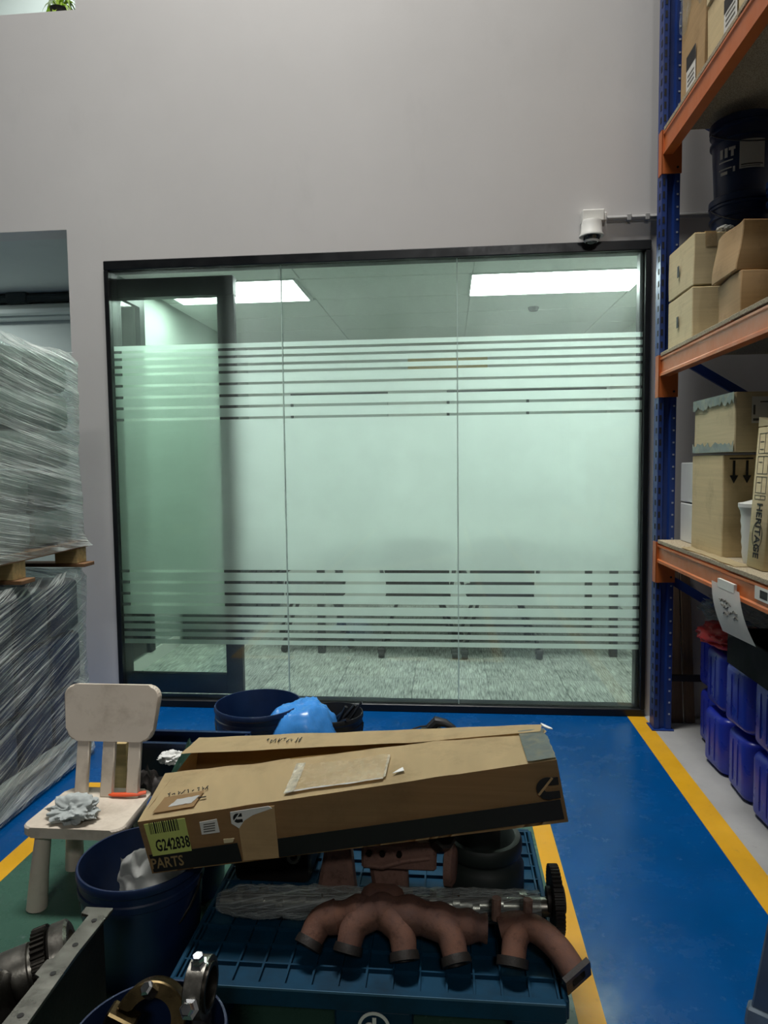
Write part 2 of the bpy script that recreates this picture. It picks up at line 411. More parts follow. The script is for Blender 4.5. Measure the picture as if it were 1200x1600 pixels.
# side bay behind the pallets
struct(bx('wall_bay', 'baywall', -6, -2.35, 5.75, 5.85, 0, 4)); struct(bx('ceiling_bay', 'baywall', -6, -2.35, D+.16, 5.75, 2.95, 3.05))
t = thing('cable_trunking', 'pale horizontal duct with a dark pipe above it in the side bay', 'duct', (-4, 5.7, 2.7))
bx('duct_body', 'baywall', -5.9, -2.4, 5.60, 5.747, 2.75, 2.86, t, .006)
bx('lower_rail', 'baywall', -5.9, -2.4, 5.5, 5.60, 2.765, 2.80, t, .004)
MB().tube([(-5.9, 5.6, 2.905), (-2.4, 5.6, 2.905)], .035, 10).build('dark_pipe', 'baypipe', t)
bx('pipe_clamp', 'baypipe', -3.62, -3.45, 5.55, 5.66, 2.862, 2.945, t, .004)
MB().tube([(-2.76, 5.59, 2.84), (-2.76, 5.56, 2.79), (-2.72, 5.55, 2.77), (-2.66, 5.56, 2.80), (-2.63, 5.59, 2.83)], .009, 8).build('hook', 'plum', t)
# upstairs room seen through the opening top left
struct(bx('wall_upstairs', 'baywall', -5, -1, 6.4, 6.5, 4.215, 7)); struct(bx('floor_upstairs', 'baywall', -5, -1, D+.16, 6.4, 4.1, 4.215))
struct(bx('wall_upstairs_side', 'baywall', -1.7, -1.6, D+.16, 6.4, 4.215, 7))

# ---- glass partition
win = thing('window_1', 'frosted striped glass partition in a black frame', 'window', (-.46, D, 0)); del win['category']; struct(win)
fy0, fy1 = D-.02, D+.10
bx('bottom_rail', 'black', -2.069, 1.146, fy0, fy1, 0, .046, win, .004)
bx('top_rail', 'black', -2.069, 1.146, fy0, fy1, 2.69, 2.745, win, .004)
bx('frame_stile', 'black', -2.069, -2.04, fy0, fy1, .046, 2.69, win, .004)
bx('frame_stile', 'black', 1.117, 1.146, fy0, fy1, .046, 2.69, win, .004)
bx('inner_bead', 'black', 1.098, 1.117, D+.03, fy1, .046, 2.69, win, .003)
joints = [-2.04, -.985, .058, 1.117]
gaps = [2.241, 2.213, 2.197, 2.169, 2.153, 2.122, 2.105, 2.077, 2.061, 2.007, 1.991, 1.937, 1.92, 1.87, 1.853, 1.80, 1.784, .86, .843, .791, .773, .719, .702, .651, .632, .58, .563, .535, .519, .486, .468, .439, .421, .392]
for i in range(3):
    x0, x1 = joints[i]+(.003 if i else 0), joints[i+1]-(.003 if i < 2 else 0)
    bx('glass_pane', 'glass', x0, x1, D+.012, D+.022, .046, 2.69, win)
    for z1, z0 in zip(gaps[::2], gaps[1::2]):
        MB().quad((x0, D+.0235, z0), (x1, D+.0235, z0), (x1, D+.0235, z1), (x0, D+.0235, z1)).build('film_strip', 'film', win, 0)
for x in joints[1:3]: bx('silicone_joint', 'joint', x-.003, x+.003, D+.011, D+.024, .046, 2.69, win)

# ---- sliding door behind the left pane
door = thing('door_1', 'black framed sliding glass door behind the left pane', 'door', (-1.7, D+.13, 0)); del door['category']; struct(door)
dy0, dy1 = D+.105, D+.15
bx('door_stile', 'black', -2.10, -2.045, dy0, dy1, .05, 2.55, door, .003)
bx('door_stile', 'black', -1.412, -1.305, dy0, dy1, .05, 2.55, door, .003)
bx('door_header', 'black', -2.10, -1.305, dy0-.01, dy1+.02, 2.55, 2.665, door, .003)
bx('door_bottom_rail', 'black', -2.045, -1.412, dy0, dy1, .05, .176, door, .003)
bx('glass_pane', 'doorglass', -2.045, -1.412, D+.124, D+.134, .176, 2.55, door)
for z0, z1 in ((.56, 2.262), (.519-.001, .486)[::-1], (.468, .439)[::-1], (.421, .392)[::-1]):
    if z1 < .56: continue
    MB().quad((-2.045, D+.136, z0), (-1.412, D+.136, z0), (-1.412, D+.136, z1), (-2.045, D+.136, z1)).build('door_film', 'doorfilm', door, 0)
bx('floor_track', 'plum', -2.06, -.4, D+.105, D+.15, .021, .03, door)
# ---- office behind the glass
oy0, oy1, ox0, ox1, oz = D+.10, 7.8, -2.24, 1.75, 2.8
of = struct(bx('floor_office', 'concrete', -2.3, 1.9, D+.1, oy1+.1, -.1, .012))
struct(bx('wall_office_back', 'offwall', -2.3, 1.9, oy1, oy1+.1, .012, 3)); struct(bx('wall_office_right', 'offwall', ox1, 1.9, D+.16, oy1, .012, 3))
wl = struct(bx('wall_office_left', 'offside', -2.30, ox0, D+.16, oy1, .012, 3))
oc = struct(bx('ceiling_office', 'tile', -2.3, 1.9, D+.1, oy1, 2.815, 2.95))
# carpet tiles (half-metre) and ceiling tiles, each a piece of its own
cm = MB().box(-.2485, .2485, -.2485, .2485, 0, .008, .0015).build('carpet_tile', 'carpet', of); cm.location = (-1.99, oy0+.25, .012)
cells = [(-1.99+.5*i, oy0+.25+.5*j) for j in range(7) for i in range(8)]
for k, (x, y) in enumerate(cells):
    o = cm if k == 0 else cm.copy()
    if k: C.objects.link(o)
    o.location = (x, y, .012); o.rotation_euler = (0, 0, random.choice((0, 0, math.pi, .0)))
P1 = (-2.1, -1.075, 4.91, 5.53); P2 = (.175, 1.375, 4.94, 5.55)
tm = MB().box(-.597, .597, -.297, .297, 0, .014, .003).build('ceiling_tile', 'tile', oc)
k = 0
for j in range(6):
    for i in range(4):
        x, y = -1.63+1.2*i-.0+(.0), 4.62+.61*j
        x = -1.625+1.2*i
        if j == 1 and i in (0, 2): continue
        o = tm if k == 0 else tm.copy()
        if k: C.objects.link(o)
        k += 1; o.location = (x, y, 2.8)
for (x0, x1, y0, y1), lb in ((P1, 'bright ceiling panel light above the sliding door side'), (P2, 'bright ceiling panel light at the right side of the office')):
    t = thing('ceiling_light', lb, 'light', ((x0+x1)/2, (y0+y1)/2, 2.79))
    b = MB(); b.box(x0-.02, x1+.02, y0-.02, y0, 2.792, 2.815); b.box(x0-.02, x1+.02, y1, y1+.02, 2.792, 2.815)
    b.box(x0-.02, x0, y0, y1, 2.792, 2.815); b.box(x1, x1+.02, y0, y1, 2.792, 2.815); b.build('lamp_trim', 'lampframe', t, 0)
    bx('diffuser', 'panel', x0, x1, y0, y1, 2.799, 2.814, t)
t = tag(MB().lathe([(0, 0), (.035, 0), (.045, .018), (.045, .03), (0, .03)], Matrix.Translation((.72, 6.05, 2.77))).build('smoke_detector', 'cabinet'), 'small dark detector on the office ceiling', 'detector')

# office furniture
t = thing('meeting_table', 'dark meeting table on square black legs behind frosted stripes', 'table', (.15, 5.85, .02))
bx('table_top', 'cabinet', -1.06, 1.30, 5.33, 6.40, .72, .75, t, .004)
for x in (-1.0, 1.245):
    for y in (5.38, 6.33): bx('leg', 'plum', x-.028, x+.028, y-.028, y+.028, .02, .72, t, .003)
bx('apron_rail', 'plum', -.97, 1.217, 5.37, 5.39, .68, .72, t)
def office_chair(x, y, ang, label):
    t = thing('office_chair', label, 'chair', (0, 0, 0), 'office chairs at the meeting table')
    MB().box(-.25, .25, -.24, .24, .42, .50, .03, 2).build('seat', 'darkfab', t)
    MB().sheet(lambda u, v: (-.24+.48*u, -.26-.05*v+.04*(2*u-1)**2-.04, .46+.46*v), 10, 8, .03).build('backrest', 'darkfab', t)
    for sx in (-1, 1):
        b = MB(); b.tube([(sx*.25, .2, .44), (sx*.275, .22, .55), (sx*.28, .15, .66), (sx*.28, -.2, .67), (sx*.26, -.3, .62)], .016, 8)
        b.build('armrest', 'plum', t)
    for sx in (-1, 1):
        for sy in (-1, 1): MB().tube([(sx*.16, sy*.12, .42), (sx*.22, sy*.2, .25), (sx*.275, sy*.26, .09)], .014, 8).build('leg', 'plum', t)
    MB().tube([(-.22, -.2, .25), (.22, -.2, .25)], .01, 8).build('stretcher', 'plum', t)
    for sx in (-1, 1):
        for sy in (-1, 1):
            b = MB(); b.lathe([(0, -.022), (.025, -.022), (.028, -.015), (.028, .015), (.025, .022), (0, .022)], Matrix.Translation((sx*.28, sy*.265, .028)) @ Matrix.Rotation(R(90), 4, 'Y'), 16)
            b.box(sx*.28-.03, sx*.28+.03, sy*.265-.02, sy*.265+.03, .034, .075, .008); b.tube([(sx*.28, sy*.265, .07), (sx*.278, sy*.263, .1)], .012, 8)
            b.build('caster', 'plum', t)
    t.location = (x, y, .02); t.rotation_euler = (0, 0, ang); return t
ch = office_chair(-.235, 5.52, 0, 'office chair on casters nearest the middle of the glass')
dup(ch, (.385, 5.52, .02), 'office chair on casters just right of the glass joint', R(3))
dup(ch, (-1.12, 5.72, .02), 'office chair turned sideways at the left end of the meeting table', R(-75))
for x0, x1, lb in ((-1.72, -.66, 'pale whiteboard on the far office wall left of the middle'), (.02, .86, 'pale whiteboard on the far office wall right of the middle'), (.88, 1.70, 'pale whiteboard on the far office wall furthest right')):
    t = thing('whiteboard', lb, 'whiteboard', (x0, oy1, 1.2))
    bx('board_face', 'board', x0, x1, oy1-.03, oy1-.002, 1.1, 2.25, t); 
    b = MB(); b.box(x0, x1, oy1-.04, oy1-.002, 2.25, 2.30); b.box(x0, x1, oy1-.04, oy1-.002, 1.05, 1.1)
    b.box(x0-.03, x0, oy1-.04, oy1-.002, 1.05, 2.30); b.box(x1, x1+.0, oy1-.04, oy1-.002, 1.05, 2.30); b.build('board_frame', 'cabinet', t, 0)
t = thing('wall_shelf', 'ochre board shelf high on the far office wall', 'shelf', (0, oy1, 2.5))
bx('shelf_board', 'yellowboard', -.42, .42, oy1-.26, oy1-.002, 2.50, 2.53, t); bx('front_board', 'yellowboard', -.42, .42, oy1-.28, oy1-.26, 2.47, 2.62, t)
t = thing('low_cabinet', 'dark low cabinet along the left office wall behind the door', 'cabinet', (-2.0, 6, .02))
bx('cabinet_body', 'cabinet', -2.22, -1.75, 5.6, 7.2, .06, .6, t, .004); bx('plinth', 'plum', -2.20, -1.78, 5.63, 7.2, .02, .06, t)
for y in (5.64, 6.17, 6.70): bx('cabinet_door', 'plum', -1.75, -1.735, y, y+.5, .08, .58, t, .002)
t = bx('baseboard_left', 'white', ox0, ox0+.012, D+.17, 5.55, .02, .12); struct(t)
t = thing('side_window_frame', 'dark framed glazed panel in the left office wall', 'window', (ox0, 5, 1)); del t['category']; t.name = 'window_2'; struct(t)
bx('frame_stile', 'black', ox0, ox0+.03, 4.95, 5.03, .12, 2.75, t); bx('frame_stile', 'black', ox0, ox0+.03, 4.34, 4.40, .12, 2.75, t)
bx('top_rail', 'black', ox0, ox0+.03, 4.40, 4.95, 2.65, 2.75, t); bx('glass_pane', 'doorglass', ox0+.005, ox0+.012, 4.40, 4.95, .12, 2.65, t)

# ---- CCTV dome and conduit on the wall
t = thing('dome_camera', 'white dome security camera on a bracket above the glass', 'camera', (.805, D-.06, 2.8))
bx('wall_bracket', 'white', .755, .875, D-.075, D, 2.842, 2.905, t, .004)
MB().lathe([(0, .085), (.052, .085), (.056, .07), (.058, .02), (.066, .008), (.066, 0), (.052, 0)], Matrix.Translation((.805, D-.07, 2.757))).build('housing', 'white', t)
MB().lathe([(.05, 0)]+[(.05*math.cos(a), -.05*math.sin(a)) for a in [R(q) for q in range(10, 90, 10)]]+[(0, -.05)], Matrix.Translation((.805, D-.07, 2.765))).build('dome_cover', 'smoke', t)
MB().lathe([(.033, -.04), (.04, -.034), (.042, -.03), (.036, -.036)], Matrix.Translation((.805, D-.07, 2.765)), closed=True).build('trim_ring', 'white', t)
bx('junction_box', 'white', .875, .892, D-.05, D, 2.85, 2.895, t, .003)
t = tag(MB().tube([(.9, D-.016, 2.868), (2.55, D-.016, 2.868)], .014, 10).build('conduit', 'conduit'), 'grey conduit running along the wall from the dome camera', 'conduit')
for x in (1.02, 1.12, 1.6, 2.1): bx('saddle_clip', 'conduit', x-.012, x+.012, D-.034, D, 2.85, 2.886, t, .003)

# ================================================================== RACK
XR = 1.14
rack = thing('storage_rack', 'tall pallet rack with blue perforated posts and orange beams', 'rack', (1.6, 2.6, 0))
def post(x, y):
    b = MB(); b.prism([(0, 0), (.028, 0), (.036, .016), (.058, .016), (.066, 0), (.094, 0), (.094, .08), (.084, .08), (.084, .012), (.072, .012), (.062, .028), (.032, .028), (.022, .012), (.010, .012), (.010, .08), (0, .08)], 6.4, Matrix.Translation((x, y, .006)))
    b.box(x-.012, x+.106, y-.015, y+.1, .002, .008)
    p = b.build('upright_post', 'rackblue', rack, 0)
    b = MB(); d = MB()
    z = .09
    while z < 6:
        b.box(x+.077, x+.087, y-.0015, y+.002, z, z+.009); d.box(x+.006, x+.017, y-.0015, y+.002, z-.012, z+.022); d.box(x-.0015, x+.002, y+.02, y+.04, z-.01, z+.02); z += .0655
    b.build('punched_dot', 'hole', p, 0, 'stuff'); d.build('punched_slot', 'holedark', p, 0, 'stuff')
post(XR-.003, 3.935); post(2.05, 3.935); post(XR-.003, 1.05); post(2.05, 1.05)
for z0, z1, deck in ((3.115, 3.232, 3.256), (1.957, 2.06, 2.082), (.948, 1.05, 1.072)):
    for x in (XR, 2.09):
        b = MB(); b.prism([(0, 0), (.05, 0), (.05, z1-z0), (.012, z1-z0), (.012, z1-z0-.006), (0, z1-z0-.006), (0, z1-z0-.016), (.006, z1-z0-.022), (.006, .02), (0, .014)], 2.80, Matrix(((1, 0, 0, x), (0, 0, 1, 1.13), (0, 1, 0, z0), (0, 0, 0, 1))))
        bm_ = b.build('beam', 'orange', rack, 25)
        if x == XR:
            b = MB(); b.box(x-.006, x+.096, 3.928, 3.934, z1-.215, z1+.01); b.box(x-.008, x-.0035, 3.928, 3.985, z1-.215, z1+.01); b.build('beam_connector', 'orange', bm_, 0)
            b = MB()
            for q in (.03, .19): b.lathe([(0, 0), (.006, 0), (.006, .004), (0, .004)], axis_mtx((x+.075, 3.928, z1-.215+q), (0, -1, 0)), 8)
            b.build('bolt', 'holedark', bm_, 0)
    yy = 1.14; n = 0
    for ya, yb in ((1.14, 2.05), (2.054, 2.98), (2.984, 3.93)):
        bx('deck_board', 'chip', XR+.002-(.004 if n == 1 else 0), 2.14, ya, yb, z1+.002, deck, rack, .002); n += 1
for z in (3.41, 2.11, .87):
    MB().hexa([(1.2, 3.985, z-.035), (2.07, 3.985, z-.57), (2.07, 4.005, z-.57), (1.2, 4.005, z-.035), (1.2, 3.985, z+.02), (2.07, 3.985, z-.515), (2.07, 4.005, z-.515), (1.2, 4.005, z+.02)]).build('diagonal_brace', 'rackblue', rack, 0)
bx('cross_brace', 'plum', 1.2, 2.07, 3.985, 4.005, .265, .30, rack)

# ---- cartons on the rack
def carton(name, label, x0, x1, y0, y1, z0, z1, m='card', group=None, tape='tape', bulge=.004, rot=0, lean=(0, 0), tapeside=True, cat='box', flaps=True):
    """cardboard carton: walls, two top flaps with a seam, tape over the seam"""
    cx, cy = (x0+x1)/2, (y0+y1)/2; hx, hy, h = (x1-x0)/2, (y1-y0)/2, z1-z0
    t = thing(name, label, cat, (cx, cy, z0), group)
    g = 6; rnd = random.random()*50
    bm = bmesh.new(); bmesh.ops.create_cube(bm, size=1); bmesh.ops.bevel(bm, geom=bm.edges[:], offset=.02, segments=1, affect='EDGES')
    bmesh.ops.subdivide_edges(bm, edges=[e for e in bm.edges if e.calc_length() > .5], cuts=g, use_grid_fill=True)
    def warp(p):   # p in metres, local
        n = noise.noise_vector(Vector((p.x*5+rnd, p.y*5, p.z*5)))*bulge
        return Vector((p.x+n.x+lean[0]*p.z, p.y+n.y+lean[1]*p.z, p.z+(n.z*.6 if p.z > h*.5 else 0)))
    for v in bm.verts:
        q = Vector((v.co.x*2*hx, v.co.y*2*hy, (v.co.z+.5)*h))
        # keep bevel small in metres
        for a, hh in ((0, hx), (1, hy)):
            if abs(abs(q[a])-hh*.96) < hh*.021 and abs(v.co[a]) < .499: q[a] = math.copysign(hh-.004, q[a])
        if .019 < v.co.z+.5 < .021: q.z = .004
        if .979 < v.co.z+.5 < .981: q.z = h-.004
        v.co = warp(q)
    me = MB(); me.bm.free(); me.bm = bm; o = me.build('carton_body', m, t, 28)
    o.matrix_parent_inverse = Matrix()
    if flaps:
        for sx in (-1, 1):
            xa, xb = (-hx+.003, -.003) if sx < 0 else (.003, hx-.003)
            b = MB(); b.sheet(lambda u, v: warp(Vector((xa+(xb-xa)*u, -hy+.002+(2*hy-.004)*v, h+.0005))), 5, 5, .003)
            q = b.build('flap', m, t, 50); q.matrix_parent_inverse = Matrix()
    if tape:
        b = MB(); b.sheet(lambda u, v: warp(Vector((-.026+.052*u, -hy+(2*hy)*v, h+.005))), 2, 8, .0008)
        if tapeside: b.sheet(lambda u, v: warp(Vector((-.026+.052*u, -hy-.0015, h+.004-.07*v))), 2, 3, .0008)
        q = b.build('tape', tape, t, 50); q.matrix_parent_inverse = Matrix()
    t.rotation_euler = (0, 0, rot)
    return t
def child_of(o, t):   # world-placed decal onto a carton
    return o
def hole_grip(x, y0, y1, z0, z1, t):
    return MB().prism([(0, 0), (y1-y0, 0), (y1-y0, z1-z0), (0, z1-z0)], .002, frame_mtx((x-.006, y1, z0), (0, -1, 0), Z_)).build('hand_hole', 'holedark', t, 0)
DB = 2.082; DA = 3.256; DC = 1.072
c1 = carton('cardboard_box', 'pale box with hand hole, lower of the neat pair beside the post', 1.165, 1.322, 3.515, 3.885, DB, DB+.247, 'cardpale', tape=None)
c2 = carton('cardboard_box', 'pale box with hand hole, upper of the neat pair beside the post', 1.168, 1.322, 3.52, 3.89, DB+.256, DB+.50, 'cardpale')
for c, z in ((c1, DB+.09), (c2, DB+.34)):
    hole_grip(1.166, 3.70, 3.725, z, z+.055, c)
carton('cardboard_box', 'crushed brown box, lower of the battered pair on the middle shelf', 1.20, 1.66, 3.03, 3.31, DB, DB+.19, 'cardold', tape=None, bulge=.02)
carton('cardboard_box', 'crushed brown box, upper of the battered pair on the middle shelf', 1.20, 1.66, 3.05, 3.33, DB+.20, DB+.40, 'cardold', bulge=.028, lean=(.02, .02))
a1 = carton('cardboard_box', 'brown box with film over its upper half beside the blue post on the top shelf', 1.20, 1.62, 3.52, 3.85, DA, 3.98, 'cardbrown')
a2 = carton('cardboard_box', 'brown box with dark label, lower of the stacked pair on the top shelf', 1.20, 1.62, 3.05, 3.48, DA, 3.56, 'card', tape=None)
carton('cardboard_box', 'brown box stacked over the labelled box on the top shelf', 1.19, 1.62, 3.04, 3.47, 3.569, 3.90, 'cardpale')
carton('cardboard_box', 'brown box nearest the camera on the top shelf', 1.20, 1.62, 2.58, 3.01, DA, 3.60, 'card')
carton('cardboard_box', 'added unseen carton on the middle shelf, shading the fronts of the crushed boxes', 1.24, 1.80, 2.02, 2.52, DB, DB+.62, 'cardold')  # added out of view to keep light off the middle-shelf box fronts
carton('cardboard_box', 'added unseen carton on the lower shelf, shading the box fronts past the narrow carton', 1.22, 1.80, 2.00, 2.52, DC, DC+.70, 'cardold')  # likewise added outside the frame, as a light blocker for the lower shelf
def side_label(t, x, y0, y1, z0, z1):   # black-topped white label on the aisle face
    l = decal('shipping_label', 'label', (x-.005, y1, z0), (0, -1, 0), Z_, y1-y0, z1-z0, t)
    MB().prism([(0, 0), (y1-y0, 0), (y1-y0, (z1-z0)*.4), (0, (z1-z0)*.4)], .0008, frame_mtx((x-.006, y1, z1-(z1-z0)*.4), (0, -1, 0), Z_)).build('black_header', 'ink', l, 0)
    b = MB()
    for k in range(3): b.box(x-.0066, x-.0058, y0+.02, y1-.02, z0+.02+k*.022, z0+.028+k*.022)
    b.build('print_line', 'inkgrey', l, 0)
side_label(a1, 1.2, 3.62, 3.75, 3.33, 3.50); side_label(a2, 1.2, 3.13, 3.27, 3.33, 3.47)
def wrinkle(p, amp, fr, sd=0):
    return noise.noise_vector(Vector((p[0]*fr+sd, p[1]*fr, p[2]*fr)))*amp
b = MB(); b.sheet(lambda u, v: Vector((1.193, 3.86-.35*u, 3.99-.30*v-.05*math.sin(u*9)*v))+wrinkle((u*3, v*2, 0), .012, 2.2, 3), 24, 24)
b.build('plastic_wrap', 'clearbag', a1)

# level C
carton('white_box', 'white box, lower of the pair beside the post on the lower shelf', 1.25, 1.60, 3.61, 3.90, DC, DC+.205, 'paper', tape=None, bulge=.002)
carton('white_box', 'white box, upper of the pair beside the post on the lower shelf', 1.25, 1.60, 3.61, 3.90, DC+.212, DC+.42, 'paper', tape=None, bulge=.002)
c = carton('cardboard_box', 'tall plain carton with two down arrows on the lower shelf', 1.20, 1.62, 3.19, 3.575, DC, 1.524, 'card', bulge=.003)
def on_front(t, fn): return fn(t)
for k in (0, 1):
    x0 = 1.245+.055*k
    MB().prism([(-.005, .035), (.005, .035), (.005, .10), (-.005, .10)], .001, frame_mtx((x0, 3.186, 1.40), X_, Z_)).build('arrow_shaft', 'ink', c, 0)
    MB().prism([(-.018, .035), (0, 0), (.018, .035)], .001, frame_mtx((x0, 3.186, 1.40), X_, Z_)).build('arrow_head', 'ink', c, 0)
bx('arrow_bar', 'ink', 1.225, 1.325, 3.1845, 3.1855, 1.505, 1.511, c)
c = carton('cardboard_box', 'worn box edged in grey tape on top of the tall arrow carton', 1.20, 1.64, 3.07, 3.56, 1.535, 1.785, 'cardpale', tape='tapegrey', bulge=.006)
rs = random.Random(8)
for zb, zi in ((1.787, 1.745), (1.537, 1.572)):
    P = [(0, zb), (.49, zb)]+[(.49-.49*k/22, zi+rs.uniform(-.013, .013)) for k in range(23)]
    MB().prism(P, .001, Matrix(((0, 0, -1, 1.194), (-1, 0, 0, 3.56), (0, 1, 0, 0), (0, 0, 0, 1)))).build('edge_tape', 'tapegrey', c, 0)
l = decal('shipping_label', 'label', (1.262, 3.062, 1.655), X_, Z_, .085, .11, c)
b = MB(); b.box(1.268, 1.276, 3.0605, 3.0615, 1.69, 1.73); b.box(1.268, 1.33, 3.0605, 3.0615, 1.664, 1.674); b.box(1.295, 1.335, 3.0605, 3.0615, 1.74, 1.745); b.build('print_line', 'inkgrey', l, 0)
# tall narrow printed carton, leaning back
lean = R(3.5)
hb = thing('narrow_carton', 'tall narrow printed carton leaning back at the shelf edge', 'box', (1.2, 2.775, DC))
mt = Matrix.Translation((1.198, 2.775, DC)) @ Matrix.Rotation(lean, 4, 'Y')
MB().box(0, .42, 0, .15, .002, .56, .004, 1, mt).build('carton_body', 'cardpale', hb, 50)
MB().hexa([(0, 0, .562), (.42, 0, .562), (.42, .148, .562), (0, .148, .562), (0, 0, .566), (.42, 0, .566), (.42, .15, .60), (0, .15, .60)], 0, mt).build('flap', 'cardpale', hb, 0)
u = mt.to_3x3() @ Vector((0, 0, -1)); v = mt.to_3x3() @ Vector((0, -1, 0))
org = mt @ Vector((-.0012, .095, .262))
lt = lettering('HERITAGE', .066, org, u, v, 'ink', hb, wid=.72, bold=.0012)
MB().lathe([(.040, 0), (.043, 0), (.043, .0008), (.040, .0008)], mt @ Matrix.Translation((-.0012, .074, .135)) @ Matrix.Rotation(R(-90), 4, 'Y') @ Matrix.Diagonal((1.25, 1, 1, 1)), 28, True).build('ring_mark', 'ink', hb, 0)
b = MB()
def bar(y0, y1, z0, z1): b.box(-.0012, .0005, y0, y1, z0, z1, mtx=mt)
for (za, zb) in ((.455, .535), (.375, .445), (.30, .365), (.275-.0, .292)):
    for y in (.035, .075, .125): bar(y-.0012, y+.0012, za, zb)
    bar(.035, .125, za, za+.002); bar(.035, .125, zb-.002, zb)
for z in (.50, .42, .34, .47): bar(.085, .115, z, z+.003)
b.build('printed_grid', 'inkgrey', hb, 0)
# white ribbed tubs behind the narrow carton
t = thing('white_tub', 'white ribbed plastic tub half hidden behind the narrow printed carton', 'tub', (1.33, 3.02, DC))
prof = [(0, .001), (.07, .001)]+[(.074+.001*k+(.003 if k % 2 else 0), .02+.022*k) for k in range(10)]+[(.094, .235), (.094, .25), (.08, .252), (.02, .27), (0, .27)]
MB().lathe(prof, Matrix.Translation((1.30, 3.02, DC))).build('tub_body', 'white', t, 20)
MB().hexa([(1.29, 2.955, DC+.25), (1.42, 2.955, DC+.25), (1.42, 3.0, DC+.25), (1.29, 3.0, DC+.25), (1.33, 2.96, DC+.40), (1.42, 2.96, DC+.40), (1.42, 2.975, DC+.40), (1.33, 2.975, DC+.40)]).build('folded_liner', 'white', t, 0)
t = thing('blue_canister', 'small blue canister with a white cap at the right frame edge', 'bottle', (1.28, 2.62, DC))
MB().lathe([(0, .001), (.058, .001), (.062, .01), (.062, .16), (.05, .19), (.03, .2), (0, .2)], Matrix.Translation((1.278, 2.655, DC))).build('canister_body', 'pailblue', t)
MB().lathe([(0, .2), (.05, .2), (.052, .21), (.052, .235), (.045, .24), (0, .24)], Matrix.Translation((1.278, 2.655, DC))).build('cap', 'white', t)
# loose cardboard sheets on the lower deck
for k, (x0, x1, y0, y1, lb) in enumerate(((1.145, 1.21, 2.9, 3.55, 'thin strip of cardboard under the boxes at the lower shelf edge'), )):
    tag(MB().sheet(lambda u, v: Vector((x0+(x1-x0)*u-.004*math.sin(v*9), y0+(y1-y0)*v, DC+.0025+.003*math.sin(v*14)**2)), 3, 12, .002).build('cardboard_strip', 'cardpale'), lb, 'cardboard')
# pails on level B
def pail(label, x, y, z, r=.15, h=.36, m='naildark', group=None, lid=True, name='pail'):
    t = thing(name, label, 'bucket', (x, y, z), group)
    T = Matrix.Translation((x, y, z))
    pr = [(0, .0), (r*.86, .0), (r*.87, .01), (r*.955, h*.72), (r*1.03, h*.73), (r*1.03, h*.76), (r*.965, h*.77), (r*.975, h*.87), (r*1.04, h*.88), (r*1.04, h*.91), (r, h*.92), (r*1.01, h)]
    if not lid: pr += [(r*.97, h), (r*.95, h*.9), (r*.83, .012), (0, .012)]
    MB().lathe(pr, T, 36).build('pail_body', m, t, 30)
    if lid: MB().lathe([(r*1.05, h-.025), (r*1.05, h+.004), (r*1.0, h+.01), (r*.93, h+.004), (0, h+.004)], T, 36).build('lid', m, t, 30)
    b = MB(); b.tube([Vector((x-r*1.05*math.cos(q), y-r*1.06*math.sin(q)*.35-.004-r*.0-.96*r*math.sin(q)*.7, z+h*.88-.10*math.sin(q))) for q in [R(k) for k in range(0, 181, 15)]], .003, 6)
    b.build('handle', 'plum', t)
    return t
pail('dark blue lidded pail at the bottom of the stack behind the pale boxes', 1.475, 3.755, DB, .145, .35)
pail('dark blue lidded pail in the middle of the stack on the middle shelf', 1.475, 3.755, DB+.362, .145, .35)
p3 = pail('dark blue lidded pail with white label atop the stack on the middle shelf', 1.475, 3.755, DB+.724, .147, .36)
def curved(name, m, cx, cy, r, a0, a1, z0, z1, par, n=8):
    return MB().sheet(lambda u, v: Vector((cx+r*math.cos(a0+(a1-a0)*u), cy+r*math.sin(a0+(a1-a0)*u), z0+(z1-z0)*v)), n, 1, .0006).build(name, m, par)
lb = curved('white_label', 'label', 1.475, 3.755, .147, R(243), R(288), 2.905, 3.04, p3)
curved('print_line', 'inkgrey', 1.475, 3.755, .1478, R(246), R(285), 2.92, 2.926, lb); curved('print_line', 'inkgrey', 1.475, 3.755, .1478, R(246), R(280), 2.912, 2.915, lb)
for k, (a0, a1, z0, z1) in enumerate(((204, 232, 2.955, 2.962), (204, 230, 2.92, 2.926), (206, 212, 2.975, 3.02), (216, 222, 2.975, 3.02), (224, 236, 3.005, 3.02), (228, 233, 2.975, 3.005), (208, 222, 2.895, 2.91), (232, 236, 2.90, 2.925))):
    curved('printed_mark', 'label', 1.475, 3.755, .1474, R(a0), R(a1), z0, z1, p3, 4)
pail('blue lidded pail at the right under the second stack on the middle shelf', 1.63, 3.475, DB, .14, .345, 'pailblue')
pail('blue lidded pail topping the second stack on the middle shelf', 1.63, 3.475, DB+.357, .14, .345, 'pailblue')
pail('lower dark blue pail behind the tall pale carton at the right frame edge', 1.60, 2.74, DB, .14, .36)
pail('upper dark blue pail behind the tall pale carton at the right frame edge', 1.60, 2.74, DB+.372, .14, .36)
